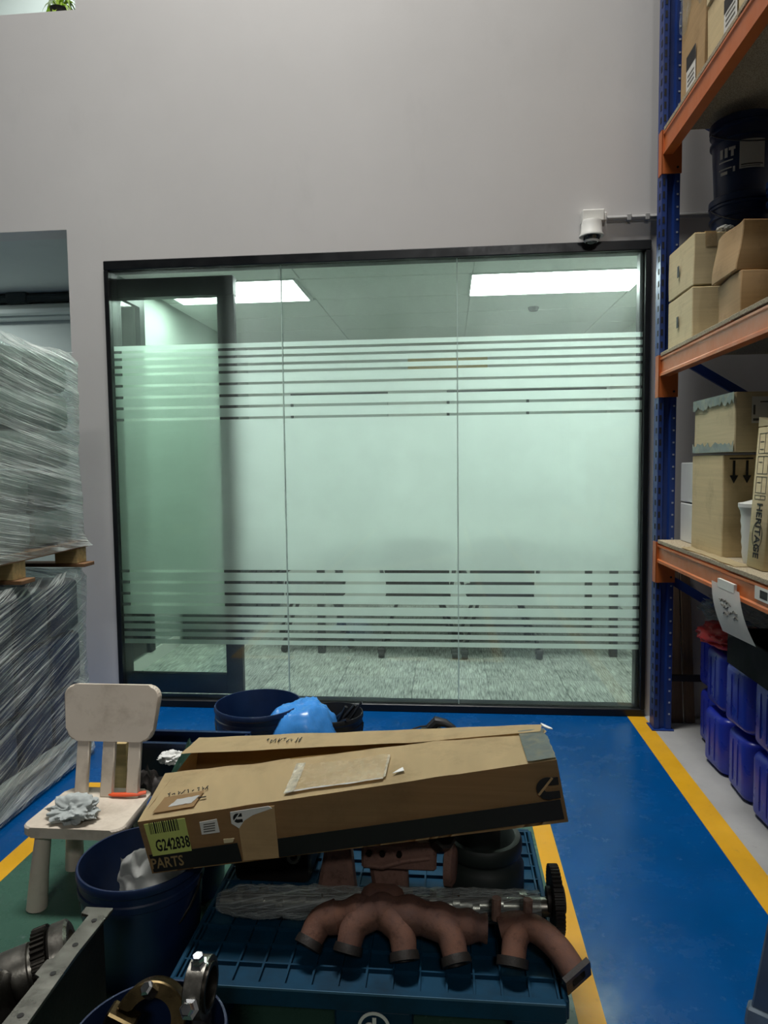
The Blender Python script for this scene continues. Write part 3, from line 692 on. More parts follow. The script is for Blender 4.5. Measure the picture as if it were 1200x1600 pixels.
def bag(name, label, cat, m, c, rx, ry, rz, amp=.35, sd=0, fr=2.2, tip=None, sub=4):
    """crumpled bag: a lump with sharp folds, flattened where it rests"""
    bm = bmesh.new(); bmesh.ops.create_icosphere(bm, subdivisions=sub, radius=1)
    for v in bm.verts:
        d = v.co.normalized(); n = noise.ridged_multi_fractal(d*fr+Vector((sd, sd*2, 0)), .9, 2.0, 4, 1.0, 2.0)
        k = 1-amp*.5+amp*(n-.9)*.5
        p = Vector((d.x*rx*k, d.y*ry*k, d.z*rz*k))
        if tip and d.z > 0: s = (d.z**2)*tip; p.x *= 1-s; p.y *= 1-s
        p.z = max(p.z, -rz*.55)
        v.co = p+Vector(c)+Vector((0, 0, rz*.55))
    uv = bm.loops.layers.uv.new('UVMap')
    for f in bm.faces:
        for l in f.loops: l[uv].uv = (l.vert.co.x*2+l.vert.co.y, l.vert.co.z*2)
    q = MB(); q.bm.free(); q.bm = bm
    return tag(q.build(name, m, None, 60), label, cat)
bag('red_bag', 'red plastic bag on the tall pale carton at the right frame edge', 'bag', 'redbag', (1.355, 2.80, DB+.648), .09, .10, .13, .3, 5)
c = carton('pale_carton', 'tall pale carton at the right frame edge in front of the crushed boxes', 1.285, 1.42, 2.73, 2.875, DB, DB+.64, 'cardpale', tape=None)
bag('crumpled_paper', 'crumpled white paper lying on the crushed boxes below the pails', 'paper', 'paper', (1.38, 3.30, DB+.415), .11, .06, .035, .6, 9, 3)
bag('crumpled_paper', 'smaller white paper scrap between the pale boxes and pails', 'paper', 'paper', (1.34, 3.60, DB+.51), .05, .05, .03, .6, 12, 3)

# hanging paper and sticker on the lower beam
t = thing('hanging_sheet', 'white handwritten sheet taped to the lower orange beam', 'paper', (1.12, 2.95, 1.0))
def sheetp(u, v):   # u along beam from far to near, v down
    a = Vector((1.132, 3.11-.29*u, .985)); d = Vector((1.128, 2.955-.312*u, .80+.015*u))
    p = a.lerp(d, v); p.x -= .012*math.sin(v*3.14)+.004*v; return p
MB().sheet(sheetp, 6, 10, .0008).build('paper_sheet', 'paper', t)
bx('tape_strip', 'label', 1.127, 1.1385, 2.86, 3.03, .972, 1.008, t)
b = MB(); rs = random.Random(4)
for k in range(9):
    u0, v0 = .25+.12*(k % 4)+rs.random()*.06, .3+.1*(k//3)+rs.random()*.08
    pts = [sheetp(u0+.05*j, v0+.03*math.sin(j*2+k))+Vector((-.0018, 0, 0)) for j in range(4)]
    b.tube(pts, .0018, 5)
b.build('handwriting', 'inkgrey', t)
t = thing('beam_sticker', 'white stock sticker with dark square on the lower orange beam', 'sticker', (XR, 2.6, 1.0))
decal('sticker_sheet', 'label', (XR-.0005, 2.70, .985), (0, -1, 0), Z_, .16, .05, t); decal('dark_square', 'ink', (XR-.0014, 2.655, .995), (0, -1, 0), Z_, .06, .03, t)

# ---- jerrycans under the rack
def jerry(loc, label):
    t = thing('jerrycan', label, 'jerrycan', (0, 0, 0), 'blue jerrycans stacked under the rack')
    b = bmesh.new(); bmesh.ops.create_cube(b, size=1)
    for v in b.verts: v.co = (v.co.x*.26, v.co.y*.255, .142+v.co.z*.272)
    bmesh.ops.bevel(b, geom=[e for e in b.edges if abs(e.verts[0].co.z-e.verts[1].co.z) > .1], offset=.06, segments=6, profile=.5, affect='EDGES')
    bmesh.ops.bevel(b, geom=[e for e in b.edges if abs(e.verts[0].co.z-e.verts[1].co.z) < .001 and len(e.link_faces) == 2 and abs(e.link_faces[0].normal.z-e.link_faces[1].normal.z) > .5], offset=.03, segments=4, profile=.5, affect='EDGES')
    q = MB(); q.bm.free(); q.bm = b
    q.build('can_body', 'canblue', t, 60)
    for y in (-.03, .03): MB().tube([(-.1295, y, .05), (-.1312, y, .07), (-.1312, y, .22), (-.1295, y, .24)], .003, 8).build('side_rib', 'canblue', t, 40)
    for x in (-.03, .03): MB().tube([(x, -.127, .05), (x, -.1287, .07), (x, -.1287, .22), (x, -.127, .24)], .003, 8).build('side_rib', 'canblue', t, 40)
    MB().tube([(-.07, 0, .275), (-.065, 0, .293), (.03, 0, .295), (.04, 0, .275)], .011, 8).build('carry_handle', 'canblue', t)
    MB().lathe([(.02, .27), (.022, .278), (.022, .296), (0, .297)], Matrix.Translation((.085, .0, 0)), 18).build('screw_cap', 'plum', t)
    t.location = loc; t['label'] = label; return t
jp = [(1.475, 3.735), (1.405, 3.46), (1.41, 3.185), (1.405, 2.905)]
nm = ['furthest from the camera', 'second from the far end', 'third from the far end', 'nearest the camera']
j0 = jerry((jp[0][0], jp[0][1], .002), 'blue jerrycan in the bottom row, '+nm[0])
for k in range(4):
    if k: dup(j0, (jp[k][0], jp[k][1], .002), 'blue jerrycan in the bottom row, '+nm[k], R((0, 2, -3, 3)[k]))
    dup(j0, (jp[k][0]+(.0, .006, -.01, .004)[k], jp[k][1]+.01, .302), 'blue jerrycan in the top row, '+nm[k], R((3, -2, 4, -1)[k]))
bag('red_bag', 'red plastic bag lying on the far blue jerrycans', 'bag', 'redbag', (1.38, 3.52, .602), .17, .24, .07, .4, 2, 2.4)
bag('clear_bag', 'crumpled clear plastic bag above the red bag under the lower shelf', 'bag', 'clearbag', (1.43, 3.58, .70), .19, .24, .10, .6, 7, 2.2)
t = thing('black_crate', 'black plastic crate resting on the near blue jerrycans', 'crate', (1.37, 3.0, .602))
b = MB(); b.box(1.235, 1.50, 2.72, 3.19, .604, .614); b.box(1.235, 1.243, 2.72, 3.19, .614, .75); b.box(1.492, 1.50, 2.72, 3.19, .614, .75); b.box(1.243, 1.492, 2.72, 2.728, .614, .75); b.box(1.243, 1.492, 3.182, 3.19, .614, .75)
b.build('crate_body', 'blackcrate', t, 0)
b = MB(); b.box(1.229, 1.506, 2.714, 2.726, .742, .756); b.box(1.229, 1.506, 3.184, 3.196, .742, .756); b.box(1.229, 1.24, 2.726, 3.184, .742, .756); b.box(1.495, 1.506, 2.726, 3.184, .742, .756); b.build('crate_rim', 'blackcrate', t, 0)
for k, (xa, xb, lb, zt, off) in enumerate(((1.25, 1.335, 'brown plank leaning on the wall behind the blue post', .93, 0), (1.345, 1.40, 'narrow pale-edged plank beside the brown plank behind the jerrycans', .90, .0))):
    tag(MB().hexa([(xa, 4.05, .002), (xb, 4.05, .002), (xb, 4.07, .002), (xa, 4.07, .002), (xa-.02, 4.125, zt), (xb-.02, 4.125, zt), (xb-.02, 4.148, zt), (xa-.02, 4.148, zt)], .002).build('leaning_plank', 'plank'), lb, 'plank')

# ================================================================== WRAPPED PALLETS, left
def wrap_skin(x0, x1, y0, y1, z0, z1, top, fine, sd, skew, amp, toe=0):
    """stretch film round a load: rounded rectangle path x height, creased along the winding"""
    r = .05; path = []
    def arc(cx, cy, a0, a1):
        for k in range(7): a = R(a0+(a1-a0)*k/6); path.append((cx+r*math.cos(a), cy+r*math.sin(a)))
    arc(x1-r, y0+r, -90, 0)
    for k in range(1, 70): path.append((x1, y0+r+(y1-y0-2*r)*k/70))
    arc(x1-r, y1-r, 0, 90)
    for k in range(1, 20): path.append((x1-r-(x1-x0-2*r)*k/20, y1))
    arc(x0+r, y1-r, 90, 180)
    for k in range(1, 20): path.append((x0, y1-r-(y1-y0-2*r)*k/20))
    arc(x0+r, y0+r, 180, 270)
    for k in range(1, 20): path.append((x0+r+(x1-x0-2*r)*k/20, y0))
    n = len(path); cx, cy = (x0+x1)/2, (y0+y1)/2
    L = [0]
    for i in range(n): a = path[i]; c = path[(i+1) % n]; L.append(L[-1]+math.hypot(c[0]-a[0], c[1]-a[1]))
    bm = bmesh.new(); uv = bm.loops.layers.uv.new('UVMap'); nv = fine; rows = []
    for j in range(nv+1):
        z = z0+(z1-z0)*j/nv; row = []
        for i in range(n):
            px, py = path[i]; s = L[i]
            q = s*math.cos(skew)+z*math.sin(skew); p = -s*math.sin(skew)+z*math.cos(skew)
            a = noise.noise(Vector((q*2.2+sd, p*26, sd)))*amp+noise.noise(Vector((q*5, p*70+sd, 3)))*amp*.35+noise.noise(Vector((s*3, z*3, sd+9)))*amp*2.2
            k = 1-.018*math.sin(math.pi*j/nv)
            if toe and j < 7 and i > 60: k += toe*(1-j/7)**2*(1 if 76 <= i <= 83 else .25)
            if j > nv-4: k -= .012*(j-nv+4)
            dx, dy = px-cx, py-cy; d = math.hypot(dx, dy)
            zz = z + (noise.noise(Vector((s*4, sd, 0)))*.02 if j > nv-2 else 0)
            row.append(bm.verts.new((cx+dx*k+dx/d*a, cy+dy*k+dy/d*a, zz)))
        rows.append(row)
    for j in range(nv):
        for i in range(n):
            f = bm.faces.new((rows[j][i], rows[j][(i+1) % n], rows[j+1][(i+1) % n], rows[j+1][i]))
            for l, (ii, jj) in zip(f.loops, ((i, j), (i+1, j), (i+1, j+1), (i, j+1))): l[uv].uv = (L[ii], z0+(z1-z0)*jj/nv)
    if top:
        g = 16; G = [[bm.verts.new((x0+.03+(x1-x0-.06)*a/g, y0+.03+(y1-y0-.06)*c/g, z1-.004+noise.noise(Vector((a*.7+sd, c*.7, 2)))*.035)) for c in range(g+1)] for a in range(g+1)]
        for a in range(g):
            for c in range(g):
                f = bm.faces.new((G[a][c], G[a+1][c], G[a+1][c+1], G[a][c+1]))
                for l, (p, q) in zip(f.loops, ((a, c), (a+1, c), (a+1, c+1), (a, c+1))): l[uv].uv = (p*.06, q*.1)
    bm.normal_update(); q = MB(); q.bm.free(); q.bm = bm; return q
PX0, PX1, PY0, PY1 = -3.0, -1.86, 2.28, 3.47
def pallet_wood(t, z, x0, x1, y0, y1, dark=False):
    ym = (y0+y1)/2-.0
    for y in (y0, ym-.05, y1-.10):
        bx('bottom_board', 'palletwooddark', x0, x1+(.03 if not dark else 0), y, y+.10, z, z+.018, t, .002)
        for x in (x0+.01, (x0+x1)/2-.06, x1-.13): bx('pallet_block', 'palletwooddark' if dark else 'palletwood', x, x+.12, y+.004, y+.096, z+.018, z+.095, t, .003)
    for x in (x0, (x0+x1)/2-.05, x1-.10): bx('stringer_board', 'palletwooddark', x, x+.10, y0, y1, z+.095, z+.113, t, .002)
    for k in range(9):
        y = y0+(y1-y0-.11)*k/8; bx('deck_board', 'palletwooddark', x0, x1, y, y+.11, z+.113, z+.13, t, .002)
t = thing('wrapped_pallet', 'lower shrink-wrapped pallet load, dark navy under diagonal film strands', 'pallet', (-2.43, 2.7, 0))
pallet_wood(t, .002, PX0+.02, PX1-.03, PY0+.03, PY1-.02, True)
b = MB()
for k in range(4):
    for j in range(3):
        for i in range(4):
            xa = PX0+.05+i*.265; ya = PY0+.05+k*.275; b.box(xa, xa+.255, ya, ya+.262, .134+j*.272, .134+j*.272+.262, .03, 2)
b.build('load', 'loadnavy', t, 40, label='dark blue wrapped containers')
wrap_skin(PX0, PX1, PY0, PY1, .012, .985, True, 90, 3.1, .40, .006).build('stretch_film', 'film_lo', t, 60)
wrap_skin(PX0-.004, PX1+.006, PY0-.004, PY1+.006, .03, .17, False, 16, 5.1, .1, .006).build('film_band', 'film_band', t, 60)
t = thing('wrapped_pallet', 'upper shrink-wrapped pallet load, pale grey-green, stacked on the navy load', 'pallet', (-2.43, 2.7, 1.0))
pallet_wood(t, .998, PX0+.03, PX1-.005, PY0+.03, PY1-.01)
b = MB()
for j in range(5):
    for k in range(3):
        for i in range(2):
            xa = PX0+.06+i*.53; ya = PY0+.05+k*.36; b.box(xa, xa+.515, ya, ya+.345, 1.13+j*.185, 1.13+j*.185+.175, .04, 2)
b.build('load', 'loadgrey', t, 40, label='pale wrapped sacks')
wrap_skin(PX0, PX1, PY0, PY1, 1.10, 2.075, True, 90, 8.4, -.16, .006, .05).build('stretch_film', 'film_up', t, 60)

# ================================================================== FOREGROUND
# child's chair
t = thing('childs_chair', "grubby white plastic child's chair with a wide rounded backrest", 'chair', (-1.27, 2.3, 0))
def rr(w, h, r, n=6, k=1.0):
    P = []
    for cx, cy, a in ((w/2-r, h/2-r, 0), (-w/2+r, h/2-r, 90), (-w/2*k+r, -h/2+r, 180), (w/2*k-r, -h/2+r, 270)):
        for i in range(n+1): q = R(a+90*i/n); P.append((cx+r*math.cos(q), cy+r*math.sin(q)))
    return P
MB().prism(rr(.33, .30, .04, k=1.08), .036, Matrix.Translation((-1.262, 2.295, .264)), .006).build('seat', 'chair', t, 40)
tilt = R(-12)
Bm = Matrix.Translation((-1.25, 2.435, .49)) @ Matrix.Rotation(tilt, 4, 'X') @ Matrix.Rotation(R(90), 4, 'X')
bm = bmesh.new(); pts = rr(.372, .205, .045, 6, .90)
q = MB(); q.prism(pts, .03, Bm @ Matrix.Translation((0, .10, 0)), .007); q.build('backrest', 'chair', t, 40)
for dx in (-.098, 0, .098):
    MB().box(-.024, .024, -.20, .02, .006, .026, .004, 1, Bm @ Matrix.Translation((dx, 0, 0))).build('back_slat', 'chair', t, 40)
for sx in (-1, 1):
    for sy in (-1, 1):
        MB().tube([(-1.262+sx*.122, 2.295+sy*.098, .264), (-1.262+sx*.135, 2.295+sy*.112, .13), (-1.262+sx*.145, 2.295+sy*.122, .002)], [.026, .030, .034], 18).build('leg', 'chair', t, 40)
# rag and strap on the seat
bag('rag', 'crumpled grey rag on the seat of the small white chair', 'rag', 'rag', (-1.285, 2.215, .3005), .105, .078, .055, .7, 93, 1.05, None, 5)
tag(MB().tube([(-1.25, 2.385, .308), (-1.22, 2.372, .310), (-1.17, 2.372, .312), (-1.135, 2.378, .312), (-1.105, 2.39, .314)], [.010, .011, .012, .012, .010], 10, flat=.6).build('orange_strap', 'orangeplastic'), 'orange plastic strap lying under the chair backrest', 'strap')

# open tubs on the left
def tub(name, label, x, y, z, r, h, m, bottom=.84):
    t = thing(name, label, 'bucket', (x, y, z)); T = Matrix.Translation((x, y, z))
    MB().lathe([(0, 0), (r*bottom, 0), (r*bottom+.004, .008), (r*.955, h-.075), (r*.985, h-.07), (r*.985, h-.052), (r*.965, h-.048), (r*.965, h-.03), (r*1.0, h-.022), (r*1.0, h-.006), (r*.985, h), (r*.955, h), (r*.935, h-.03), (r*(bottom-.02), .01), (0, .01)], T, 56).build('tub_body', m, t, 30)
    MB().tube([Vector((x-r*1.0*math.cos(q), y-r*.75*math.sin(q), z+h-.05-.16*math.sin(q))) for q in [R(k) for k in range(0, 181, 12)]], .004, 6).build('handle', 'steeldark', t)
    return t
tub('tub', 'dark blue open tub with white cloth inside, left of the long carton', -.93, 1.965, 0.002, .185, .325, 'naildark')
tub('bucket', 'smaller blue bucket behind the open tub beside the chair', -.925, 2.325, .002, .138, .325, 'pailblue')
b = MB(); b.sheet(lambda u, v: Vector((-1.03+.17*u+.02*noise.noise(Vector((u*3, v*3, 4))), 1.99-.05*math.sin(u*3)+.04*v+.03*noise.noise(Vector((u*4, v*4, 2))), .145+.20*v*(1-.3*abs(2*u-1.1))+.02*noise.noise(Vector((u*5, v*5, 7))))), 22, 22, .003)
b.sheet(lambda u, v: Vector((-.86+.09*u+.03*noise.noise(Vector((u*4, v*3, 14))), 1.93+.10*v, .13+.13*v*(1-.4*u)+.03*noise.noise(Vector((u*5, v*5, 27))))), 16, 16, .003)
tag(b.build('white_cloth', 'paper'), 'white plastic cloth bunched inside the dark blue tub', 'cloth')
bag('rubbish', 'grey rag waste filling the bottom of the dark blue tub', 'rag', 'rag', (-.93, 1.965, .015), .12, .12, .12, .4, 21)
bag('rubbish', 'pale waste lying in the smaller blue bucket', 'rag', 'rag', (-.925, 2.325, .015), .09, .09, .20, .3, 33)
# clutter behind the chair
bag('green_bag', 'tall dark green bag with a twisted neck behind the long carton', 'bag', 'greenbag', (-1.045, 2.68, .002), .115, .10, .27, .4, 41, 1.8, .80)
t = thing('navy_crate', 'navy plastic crate behind the green bag', 'crate', (-1.2, 2.98, 0))
b = MB(); b.box(-1.38, -.90, 2.86, 3.0, .002, .012); b.box(-1.38, -.90, 2.86, 2.87, .012, .30); b.box(-1.38, -.90, 2.99, 3.0, .012, .30); b.box(-1.38, -1.37, 2.87, 2.99, .012, .30); b.box(-.91, -.90, 2.87, 2.99, .012, .30); b.build('crate_body', 'naildark', t, 0)
b = MB(); b.box(-1.39, -.89, 2.85, 2.872, .285, .305); b.box(-1.39, -.89, 2.988, 3.01, .285, .305); b.build('crate_rim', 'naildark', t, 0)
bag('white_packet', 'crumpled white packet beside the green bag behind the chair', 'packet', 'paper', (-1.165, 2.78, .255), .07, .05, .035, .6, 51, 1.8)
bag('brown_casting', 'dark brown lump of scrap behind the chair legs', 'scrap', 'cast', (-1.22, 2.66, .002), .10, .10, .19, .5, 61, 2)
t = thing('wood_offcut', 'yellowish wood offcut standing behind the chair slats', 'wood', (-1.42, 2.75, 0))
MB().box(-.03, .03, -.02, .02, .002, .33, .002, 1, Matrix.Translation((-1.40, 2.80, 0)) @ Matrix.Rotation(R(5), 4, 'Z')).build('offcut', 'palletwood', t, 0)
# bins between the carton and the glass
tub('bin', 'dark blue round bin in front of the glass, left of the blue bag', -.945, 3.33, .002, .215, .325, 'naildark', .86)
tub('bin', 'dark bin under the blue plastic bag and black rods', -.58, 3.40, .002, .15, .26, 'plum', .86)
def bluebag(u, v):
    a = R(360*u); rad = math.sin(v*math.pi/2)
    n = noise.noise(Vector((math.cos(a)*1.7*rad, math.sin(a)*1.7*rad, 3)))*.09+abs(noise.noise(Vector((math.cos(a)*4*rad, math.sin(a)*4*rad, 13))))*.05+abs(noise.noise(Vector((math.cos(a)*9*rad, math.sin(a)*9*rad, 23))))*.05
    x, y = .185*rad*math.cos(a)*(1+n*1.2), .16*rad*math.sin(a)*(1+n)
    return Vector((-.725+x+.05*n, 3.28+y, .335-.16*rad**5+n*.28+.09*x))
tag(MB().sheet(bluebag, 44, 20).build('blue_bag', 'bluebag', None, 70), 'light blue plastic bag bulging over the bin by the glass', 'bag')
t = thing('black_rods', 'bundle of black rods and cables poking from the bin by the glass', 'rods', (-.55, 3.36, .26))
for k, (x0, y0, x1, y1, z1, r) in enumerate(((-.60, 3.40, -.43, 3.36, .33, .006), (-.62, 3.36, -.50, 3.30, .325, .009), (-.60, 3.42, -.47, 3.40, .30, .009), (-.62, 3.44, -.52, 3.32, .285, .012), (-.58, 3.38, -.49, 3.27, .27, .010))):
    MB().tube([(x0, y0, .06+.02*k), ((x0+x1)/2, (y0+y1)/2, .2+.01*k), (x1, y1, z1)], r, 8).build('rod', 'plum', t)
t = thing('grease_gun', 'dark green canister with black nozzle just behind the long carton', 'tool', (-.05, 3.3, 0))
MB().lathe([(0, .002), (.07, .002), (.075, .01), (.075, .20), (.05, .225), (0, .23)], Matrix.Translation((-.085, 3.3, 0))).build('canister', 'rubber', t)
MB().tube([(-.10, 3.30, .225), (-.06, 3.30, .262), (-.02, 3.29, .258), (.03, 3.28, .238)], [.02, .026, .02, .009], 10).build('nozzle', 'plum', t)
MB().tube([(-.10, 3.3, .24), (-.14, 3.28, .242), (-.17, 3.27, .235), (-.19, 3.27, .225)], .004, 6).build('hose', 'plum', t)

# long carton resting on the tub and the engine parts
lc = thing('long_carton', 'long battered brown carton with a black band, lying across the engine parts', 'box', (-.28, 1.98, .42))
FL, FR = Vector((-.884, 1.85, .494)), Vector((.285, 1.85, .709)); GL, GR = Vector((-.846, 1.85, .343)), Vector((.317, 1.85, .538))
TL, TR = Vector((-.923, 2.14, .504)), Vector((.286, 2.12, .690))     # near panel, back corners
HL, HR = Vector((-.89, 2.30, .385)), Vector((.315, 2.13, .545))     # bottom, back corners
KL, KR = Vector((-.881, 2.34, .545)), Vector((.286, 2.13, .685))     # hinge of the far flap
def slab(P, th, name, m, par, nu=1, nv=1, fn=None):
    a, b_, c_, d = P
    f = lambda u, v: (a.lerp(b_, u)).lerp(d.lerp(c_, u), v)+(fn(u, v) if fn else Vector())
    return MB().sheet(f, nu, nv, th).build(name, m, par, 30)
wob = lambda u, v: Vector((0, noise.noise(Vector((u*7, v*2, 3)))*.004, noise.noise(Vector((u*6, v*3, 9)))*.003))
slab((GL, GR, FR, FL), -.005, 'front_wall', 'cardbrown', lc, 24, 4, lambda u, v: Vector((0, noise.noise(Vector((u*6, v*2, 1)))*.003*math.sin(v*math.pi), 0)))
slab((HR, HL, KL-Vector((0, 0, .012)), KR-Vector((0, .0, .012))), -.005, 'back_wall', 'carddark', lc, 10, 2)
slab((GR, HR, TR-Vector((0, 0, .002)), FR), -.005, 'end_wall', 'cardbrown', lc, 4, 2); slab((HL, GL, FL, KL-Vector((0, 0, .02))), -.005, 'end_wall', 'cardbrown', lc, 4, 2)
slab((HL, HR, GR, GL), -.005, 'bottom_panel', 'carddark', lc, 6, 2)
# near top panel with slightly ragged back and right edges
def near_top(u, v):
    p = FL.lerp(FR, u).lerp(TL.lerp(TR, u), v)
    if v > .9: p.y += .010*noise.noise(Vector((u*11, 0, 2)))-.035*math.sin(u*math.pi)*(1-.2*u)
    if u > .97: p.x += .018*noise.noise(Vector((0, v*6, 5)))
    p.z += .012*math.sin(u*math.pi)*v+.004*noise.noise(Vector((u*9, v*4, 7)))
    return p
MB().sheet(near_top, 40, 10, .004).build('near_flap', 'card', lc, 30)
NL, NR = Vector((-.882, 2.17, .557)), Vector((-.123, 2.115, .637))
def far_top(u, v):
    a = NL.lerp(NR, u) if u < .65 else None
    q = NL+(NR-NL)*(u/.65) if u < .65 else NR.lerp(Vector((.27, 2.07, .70)), (u-.65)/.35)
    r = KL.lerp(KR+Vector((0, .02, .006)), u)
    if u < .05: r = r+Vector((.07*(1-u/.05)*0, 0, 0))
    p = q.lerp(r, v); p.z += .004*noise.noise(Vector((u*8, v*3, 17))); return p
MB().sheet(far_top, 40, 6, .004).build('far_flap', 'card', lc, 30)
MB().prism([(0, 0), (.028, -.04), (.03, -.05), (.018, -.045), (.003, -.025)], .003, frame_mtx((.282, 2.155, .692), X_, Y_)).build('torn_edge', 'paper', lc, 0)
yF = 1.8465
def fpt(x, z): return (x, yF, z)
fu = (FR-FL).normalized(); fuB = (GR-GL).normalized()
def poly_front(name, m, P, par=lc, y=yF, th=.0012, label=None):
    return MB().prism([(p[0], p[1]) for p in P], th, Matrix(((1, 0, 0, 0), (0, 0, -1, y), (0, 1, 0, 0), (0, 0, 0, 1)))).build(name, m, par, 0, label=label)
y1_ = yF-.0035
poly_front('black_band', 'ink', [(-.838, .352), (-.58, .396), (-.593, .448), (-.85, .402)], y=y1_, label='printed black band')
poly_front('black_band', 'ink', [(-.474, .411), (.305, .550), (.294, .603), (-.48, .464)], y=y1_, label='printed black band')
lettering('PARTS', .042, (-.843, y1_-.0015, .362), (1, 0, .17), (0, 0, 1), 'inkgold', lc, wid=.82, bold=.0006)
lb = poly_front('lime_label', 'lime', [(-.838, .40), (-.724, .421), (-.742, .515), (-.862, .492)], y=y1_-.0012, label='lime green stock label')
lettering('G242838', .047, (-.826, y1_-.0028, .415), (1, 0, .19), (-.16, 0, 1), 'ink', lb, wid=.58, bold=.0008)
b = MB(); rs = random.Random(2); x = 0
while x < .088:
    wd = rs.choice((.0018, .0028, .0042)); b.prism([(x, 0), (x+wd, 0), (x+wd, .034), (x, .034)], .0006, frame_mtx((-.842, y1_-.0022, .464), (1, 0, .19), (-.12, 0, 1))); x += wd+rs.choice((.0018, .003, .0036))
b.build('barcode', 'ink', lb, 0)
l2 = poly_front('small_label', 'label', [(-.694, .468), (-.642, .477), (-.65, .515), (-.70, .504)], y=y1_)
b = MB()
for k in range(4): b.prism([(0, 0), (.034, 0), (.034, .003), (0, .003)], .0006, frame_mtx((-.688, y1_-.0014, .475+.007*k), (1, 0, .19), Z_))
b.build('print_line', 'inkgrey', l2, 0)
tp = poly_front('brown_patch', 'cardbrown', [(-.575, .398), (-.474, .411), (-.484, .560), (-.61, .537), (-.588, .505)], y=y1_-.001, th=.002, label='folded-over cardboard patch')
poly_front('white_sticker', 'label', [(-.607, .505), (-.585, .492), (-.57, .515), (-.545, .532), (-.49, .553), (-.50, .559), (-.610, .538)], y=y1_-.003, par=lc)
poly_front('torn_flake', 'cardpale', [(-.63, .446), (-.605, .45), (-.60, .462), (-.632, .458)], y=y1_-.001)
def ring_mark(cx, cz, r, par, y, m, rot, cut):
    """solid letter-C emblem: thick arc with a slot to the right and a diagonal slit"""
    P = []
    for k in range(25): a = R(70+220*k/24); P.append((r*math.cos(a), r*math.sin(a)))
    P += [(r*.95, -r*.94), (r*.95, -r*.28), (-.02*r, -r*.28)]
    for k in range(9): a = R(250-140*k/8); P.append((-.1*r+r*.26*math.cos(a), r*.28*math.sin(a)))
    P += [(r*.95, r*.25), (r*.95, r*.94)]
    mt = Matrix(((1, 0, 0, cx), (0, 0, -1, y), (0, 1, 0, cz), (0, 0, 0, 1))) @ Matrix.Rotation(rot, 4, 'Z')
    o = MB().prism(P, .0008, mt).build('emblem', m, par, 0)
    MB().prism([(-r*.95, -r*.42), (-r*.8, -r*.55), (r*.55, r*.85), (r*.38, r*.95)], .0012, mt).build('slit', cut, o, 0)
ring_mark(.262, .632, .031, lc, y1_-.0002, 'ink', R(8), 'cardbrown'); ring_mark(-.588, .522, .0135, lc, y1_-.0044, 'ink', R(8), 'label')
# tape, torn pouch and marks on the near flap (u along, v back)
def on_top(u, v, dz=.006): p = near_top(u, v); return p+Vector((0, 0, dz))
def top_patch(name, m, u0, u1, v0, v1, dz=.0065, nu=6, nv=4, amp=0, skew=0):
    return MB().sheet(lambda a, c: on_top(u0+(u1-u0)*a+skew*c, v0+(v1-v0)*c, dz+amp*noise.noise(Vector((a*7, c*7, u0*9)))), nu, nv, .0006).build(name, m, lc, 40)
top_patch('packing_pouch', 'tape', .365, .60, .10, .66, amp=.0015, skew=.012, nu=10, nv=8); 
top_patch('pouch_edge', 'crinkle', .36, .385, .08, .70, .009, 5, 14, .004, .012)
top_patch('pouch_edge', 'paper', .365, .60, .085, .105, .0095, 16, 2, .003); top_patch('pouch_edge', 'crinkle', .60, .606, .12, .6, .009, 3, 10, .003, .008)
top_patch('grey_tape', 'tapegrey', .935, .998, .01, .95, .0062, 4, 6)
top_patch('torn_patch', 'cardbrown', .03, .135, .10, .40, .0062, 8, 6, .001, .01); top_patch('torn_paper', 'paper', .065, .125, .17, .30, .008, 8, 5, .002, .015)
b = MB(); b.prism([(0, 0), (.033, .006), (.028, .03), (.018, .022)], .0012, frame_mtx(on_top(.622, .17, .007), fu, Y_)); b.build('torn_paper', 'paper', lc, 0)
top_patch('dark_scuff', 'ink', .137, .158, .235, .26, .0075, 3, 2)
def scribble(f, u0, u1, v, seed, n=9, sz=.018, lenv=.05):
    b = MB(); rs = random.Random(seed)
    for k in range(n):
        uu = u0+(u1-u0)*k/(n-1); pts = [f(uu+rs.uniform(-.3, .6)*sz*.4+j*sz*.15, v+rs.uniform(-.5, .5)*lenv) for j in range(4)]
        b.tube(pts, .0014, 5)
    return b.build('handwriting', 'ink', lc)
scribble(lambda u, v: on_top(u, v, .0065), .045, .145, .45, 3, 9, .013, .07)
scribble(lambda u, v: far_top(u, v)+Vector((0, 0, .0055)), .235, .335, .48, 5, 9, .012, .3)

# ---- blue plastic pallet in front
t = thing('plastic_pallet', 'blue plastic grid pallet under the engine parts', 'pallet', (-.2, 2, 0))
px0, px1, py0, py1, pz = -.73, .285, 1.70, 2.52, .15
b = MB(); step = .0725
n = int((px1-px0)/step)
for k in range(n+1):
    x = px0+.012+(px1-px0-.024)*k/n; b.box(x-.0028, x+.0028, py0, py1, pz-.035, pz)
m_ = int((py1-py0)/step)
for k in range(m_+1):
    y = py0+.005+(py1-py0-.01)*k/m_; b.box(px0, px1, y-.0028, y+.0028, pz-.035, pz-.0005)
b.build('deck_grid', 'palletblue', t, 0, 'stuff')
bx('deck_sheet', 'palletblue', px0+.01, px1-.01, py0+.012, py1-.01, pz-.016, pz-.012, t)
bx('front_rail', 'palletblue', px0-.004, px1+.004, py0-.014, py0+.004, pz-.05, pz+.001, t, .003); bx('side_rail', 'palletblue', px1-.002, px1+.012, py0, py1, pz-.05, pz+.001, t, .003); bx('side_rail', 'palletblue', px0-.012, px0+.002, py0, py1, pz-.05, pz+.001, t, .003); bx('back_rail', 'palletblue', px0-.004, px1+.004, py1-.002, py1+.014, pz-.05, pz+.001, t, .003)
bx('worn_edge', 'palletedge', px0, px1, py0-.0155, py0-.0135, pz-.004, pz+.0018, t)
